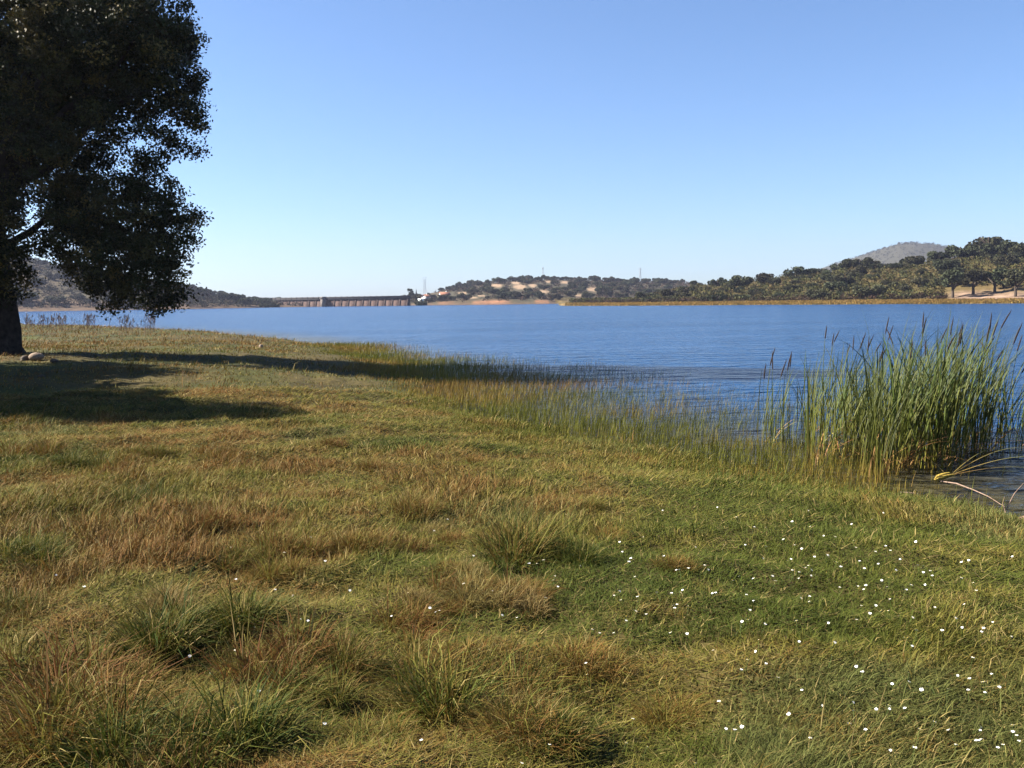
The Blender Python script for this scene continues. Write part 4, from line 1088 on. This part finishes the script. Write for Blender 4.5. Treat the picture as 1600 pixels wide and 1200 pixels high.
spots = [(383, 908), (113, 905), (155, 925), (178, 1073), (314, 1037), (345, 1060), (388, 968), (382, 1018), (480, 975), (492, 977), (412, 988), (494, 1081), (418, 1090), (517, 1138), (663, 1160), (336, 1150), (602, 872), (535, 882), (643, 930), (555, 928),
         (456, 868), (690, 957), (685, 960), (742, 875), (771, 928), (838, 883), (826, 885), (862, 912), (855, 910), (865, 908), (963, 855), (967, 868), (977, 880), (1030, 873), (1078, 856), (986, 909), (1009, 908), (808, 971), (973, 974), (973, 978), (922, 995), (987, 958), (989, 966),
         (1055, 933), (1058, 931), (1067, 954), (1103, 930), (1108, 931), (1120, 858), (1097, 897), (1043, 953), (1003, 966), (1156, 971), (1165, 907), (1180, 873), (1184, 826), (1166, 827), (1165, 940), (1160, 957), (1146, 984), (1148, 973), (1104, 1027), (1104, 1151), (1137, 1152), (983, 1128), (973, 1166), (857, 1168), (815, 1199), (1005, 1169), (1113, 1103), (1184, 1048), (1156, 1040),
         (1198, 909), (1194, 905), (1183, 985), (1210, 849), (1271, 842), (1349, 867), (1234, 899), (1252, 903), (1277, 871), (1290, 884), (1325, 882), (1332, 891), (1353, 883), (1389, 874), (1412, 885), (1434, 902), (1445, 895), (1331, 926), (1349, 926), (1356, 926), (1395, 925), (1403, 914), (1394, 927), (1250, 936), (1328, 949), (1230, 974), (1278, 982), (1234, 1005), (1284, 1028), (1320, 1048), (1329, 1051), (1374, 1079), (1418, 1085), (1428, 1069), (1410, 994), (1397, 1003), (1404, 1017), (1449, 986), (1479, 985), (1511, 991), (1508, 996), (1517, 991), (1525, 972), (1553, 994), (1482, 945), (1500, 927), (1496, 912),
         (1495, 1031), (1472, 1066), (1458, 1077), (1488, 1082), (1513, 1068), (1523, 1062), (1535, 1073), (1513, 1087), (1316, 1115), (1369, 1108), (1370, 1114), (1393, 1115), (1350, 1116), (1334, 1148), (1415, 1147), (1507, 1140), (1506, 1146), (1554, 1141), (1555, 1148), (1504, 1160), (1500, 1168), (1507, 1165), (1564, 1161), (1579, 1164), (1596, 1123), (1408, 1178), (1540, 1176), (1458, 1152), (1310, 1135)]
g = np.random.default_rng(44)
for c, n, sx, sy in [((1330, 880), 30, 110, 36), ((1120, 920), 28, 100, 60), ((1390, 920), 16, 60, 26), ((1250, 860), 16, 100, 45), ((1400, 1060), 20, 130, 70), ((940, 890), 12, 110, 60), ((600, 930), 14, 200, 90), ((1150, 1050), 12, 150, 80)]:
    spots += [(g.normal(c[0], sx), g.normal(c[1], sy)) for _ in range(n)]
spots = spots[:298]
for k, (px, py) in enumerate(spots):
    if not (790 < py < 1215): continue
    p = on_ground(px, py + 0.0)
    if p is None or shore_d(np.array([p.x]), np.array([p.y]))[0] < 0.3: continue
    r = math.hypot(p.x, p.y); p = p + Vector((0, 0, g.uniform(0.055, 0.085)))
    p.y -= 0.07 * r / 2.0 * 0.9                                   # the head, not the foot, stands at the spot
    s = g.uniform(0.85, 1.25) * (0.39 + 0.027*r)
    o = obj('daisy', DAISY[k % 4], None, p, (g.normal(-0.1, 0.3), g.normal(-0.15, 0.3), g.uniform(0, 6)), (s, s, s))
    if px > 1280: lab, grp = 'small white daisy in the green grass near the cattails', 'daisies in the grass near the cattails'
    elif px > 790: lab, grp = 'small white daisy in the open green middle of the meadow', 'daisies in the middle of the meadow'
    else: lab, grp = 'small white daisy among the brown tussocks', 'daisies among the tussocks'
    tag(o, lab, 'daisy', grp)

# ------------------------------------------------------------------ haze
def build_haze(density):
    V, F = boxes([(-3300, 3300, -3300, 3300, -4.5, 185)])
    m = bpy.data.materials.new('air'); m.use_nodes = True; nt = m.node_tree
    nt.nodes.remove(nt.nodes['Principled BSDF'])
    v = nt.nodes.new('ShaderNodeVolumePrincipled'); v.inputs['Density'].default_value = density; v.inputs['Color'].default_value = (0.42, 0.46, 0.64, 1); v.inputs['Anisotropy'].default_value = 0.2
    nt.links.new(v.outputs[0], nt.nodes['Material Output'].inputs['Volume'])
    tag(obj('haze', mesh('haze', V, F, m)), kind='stuff')
build_haze(0.00014)
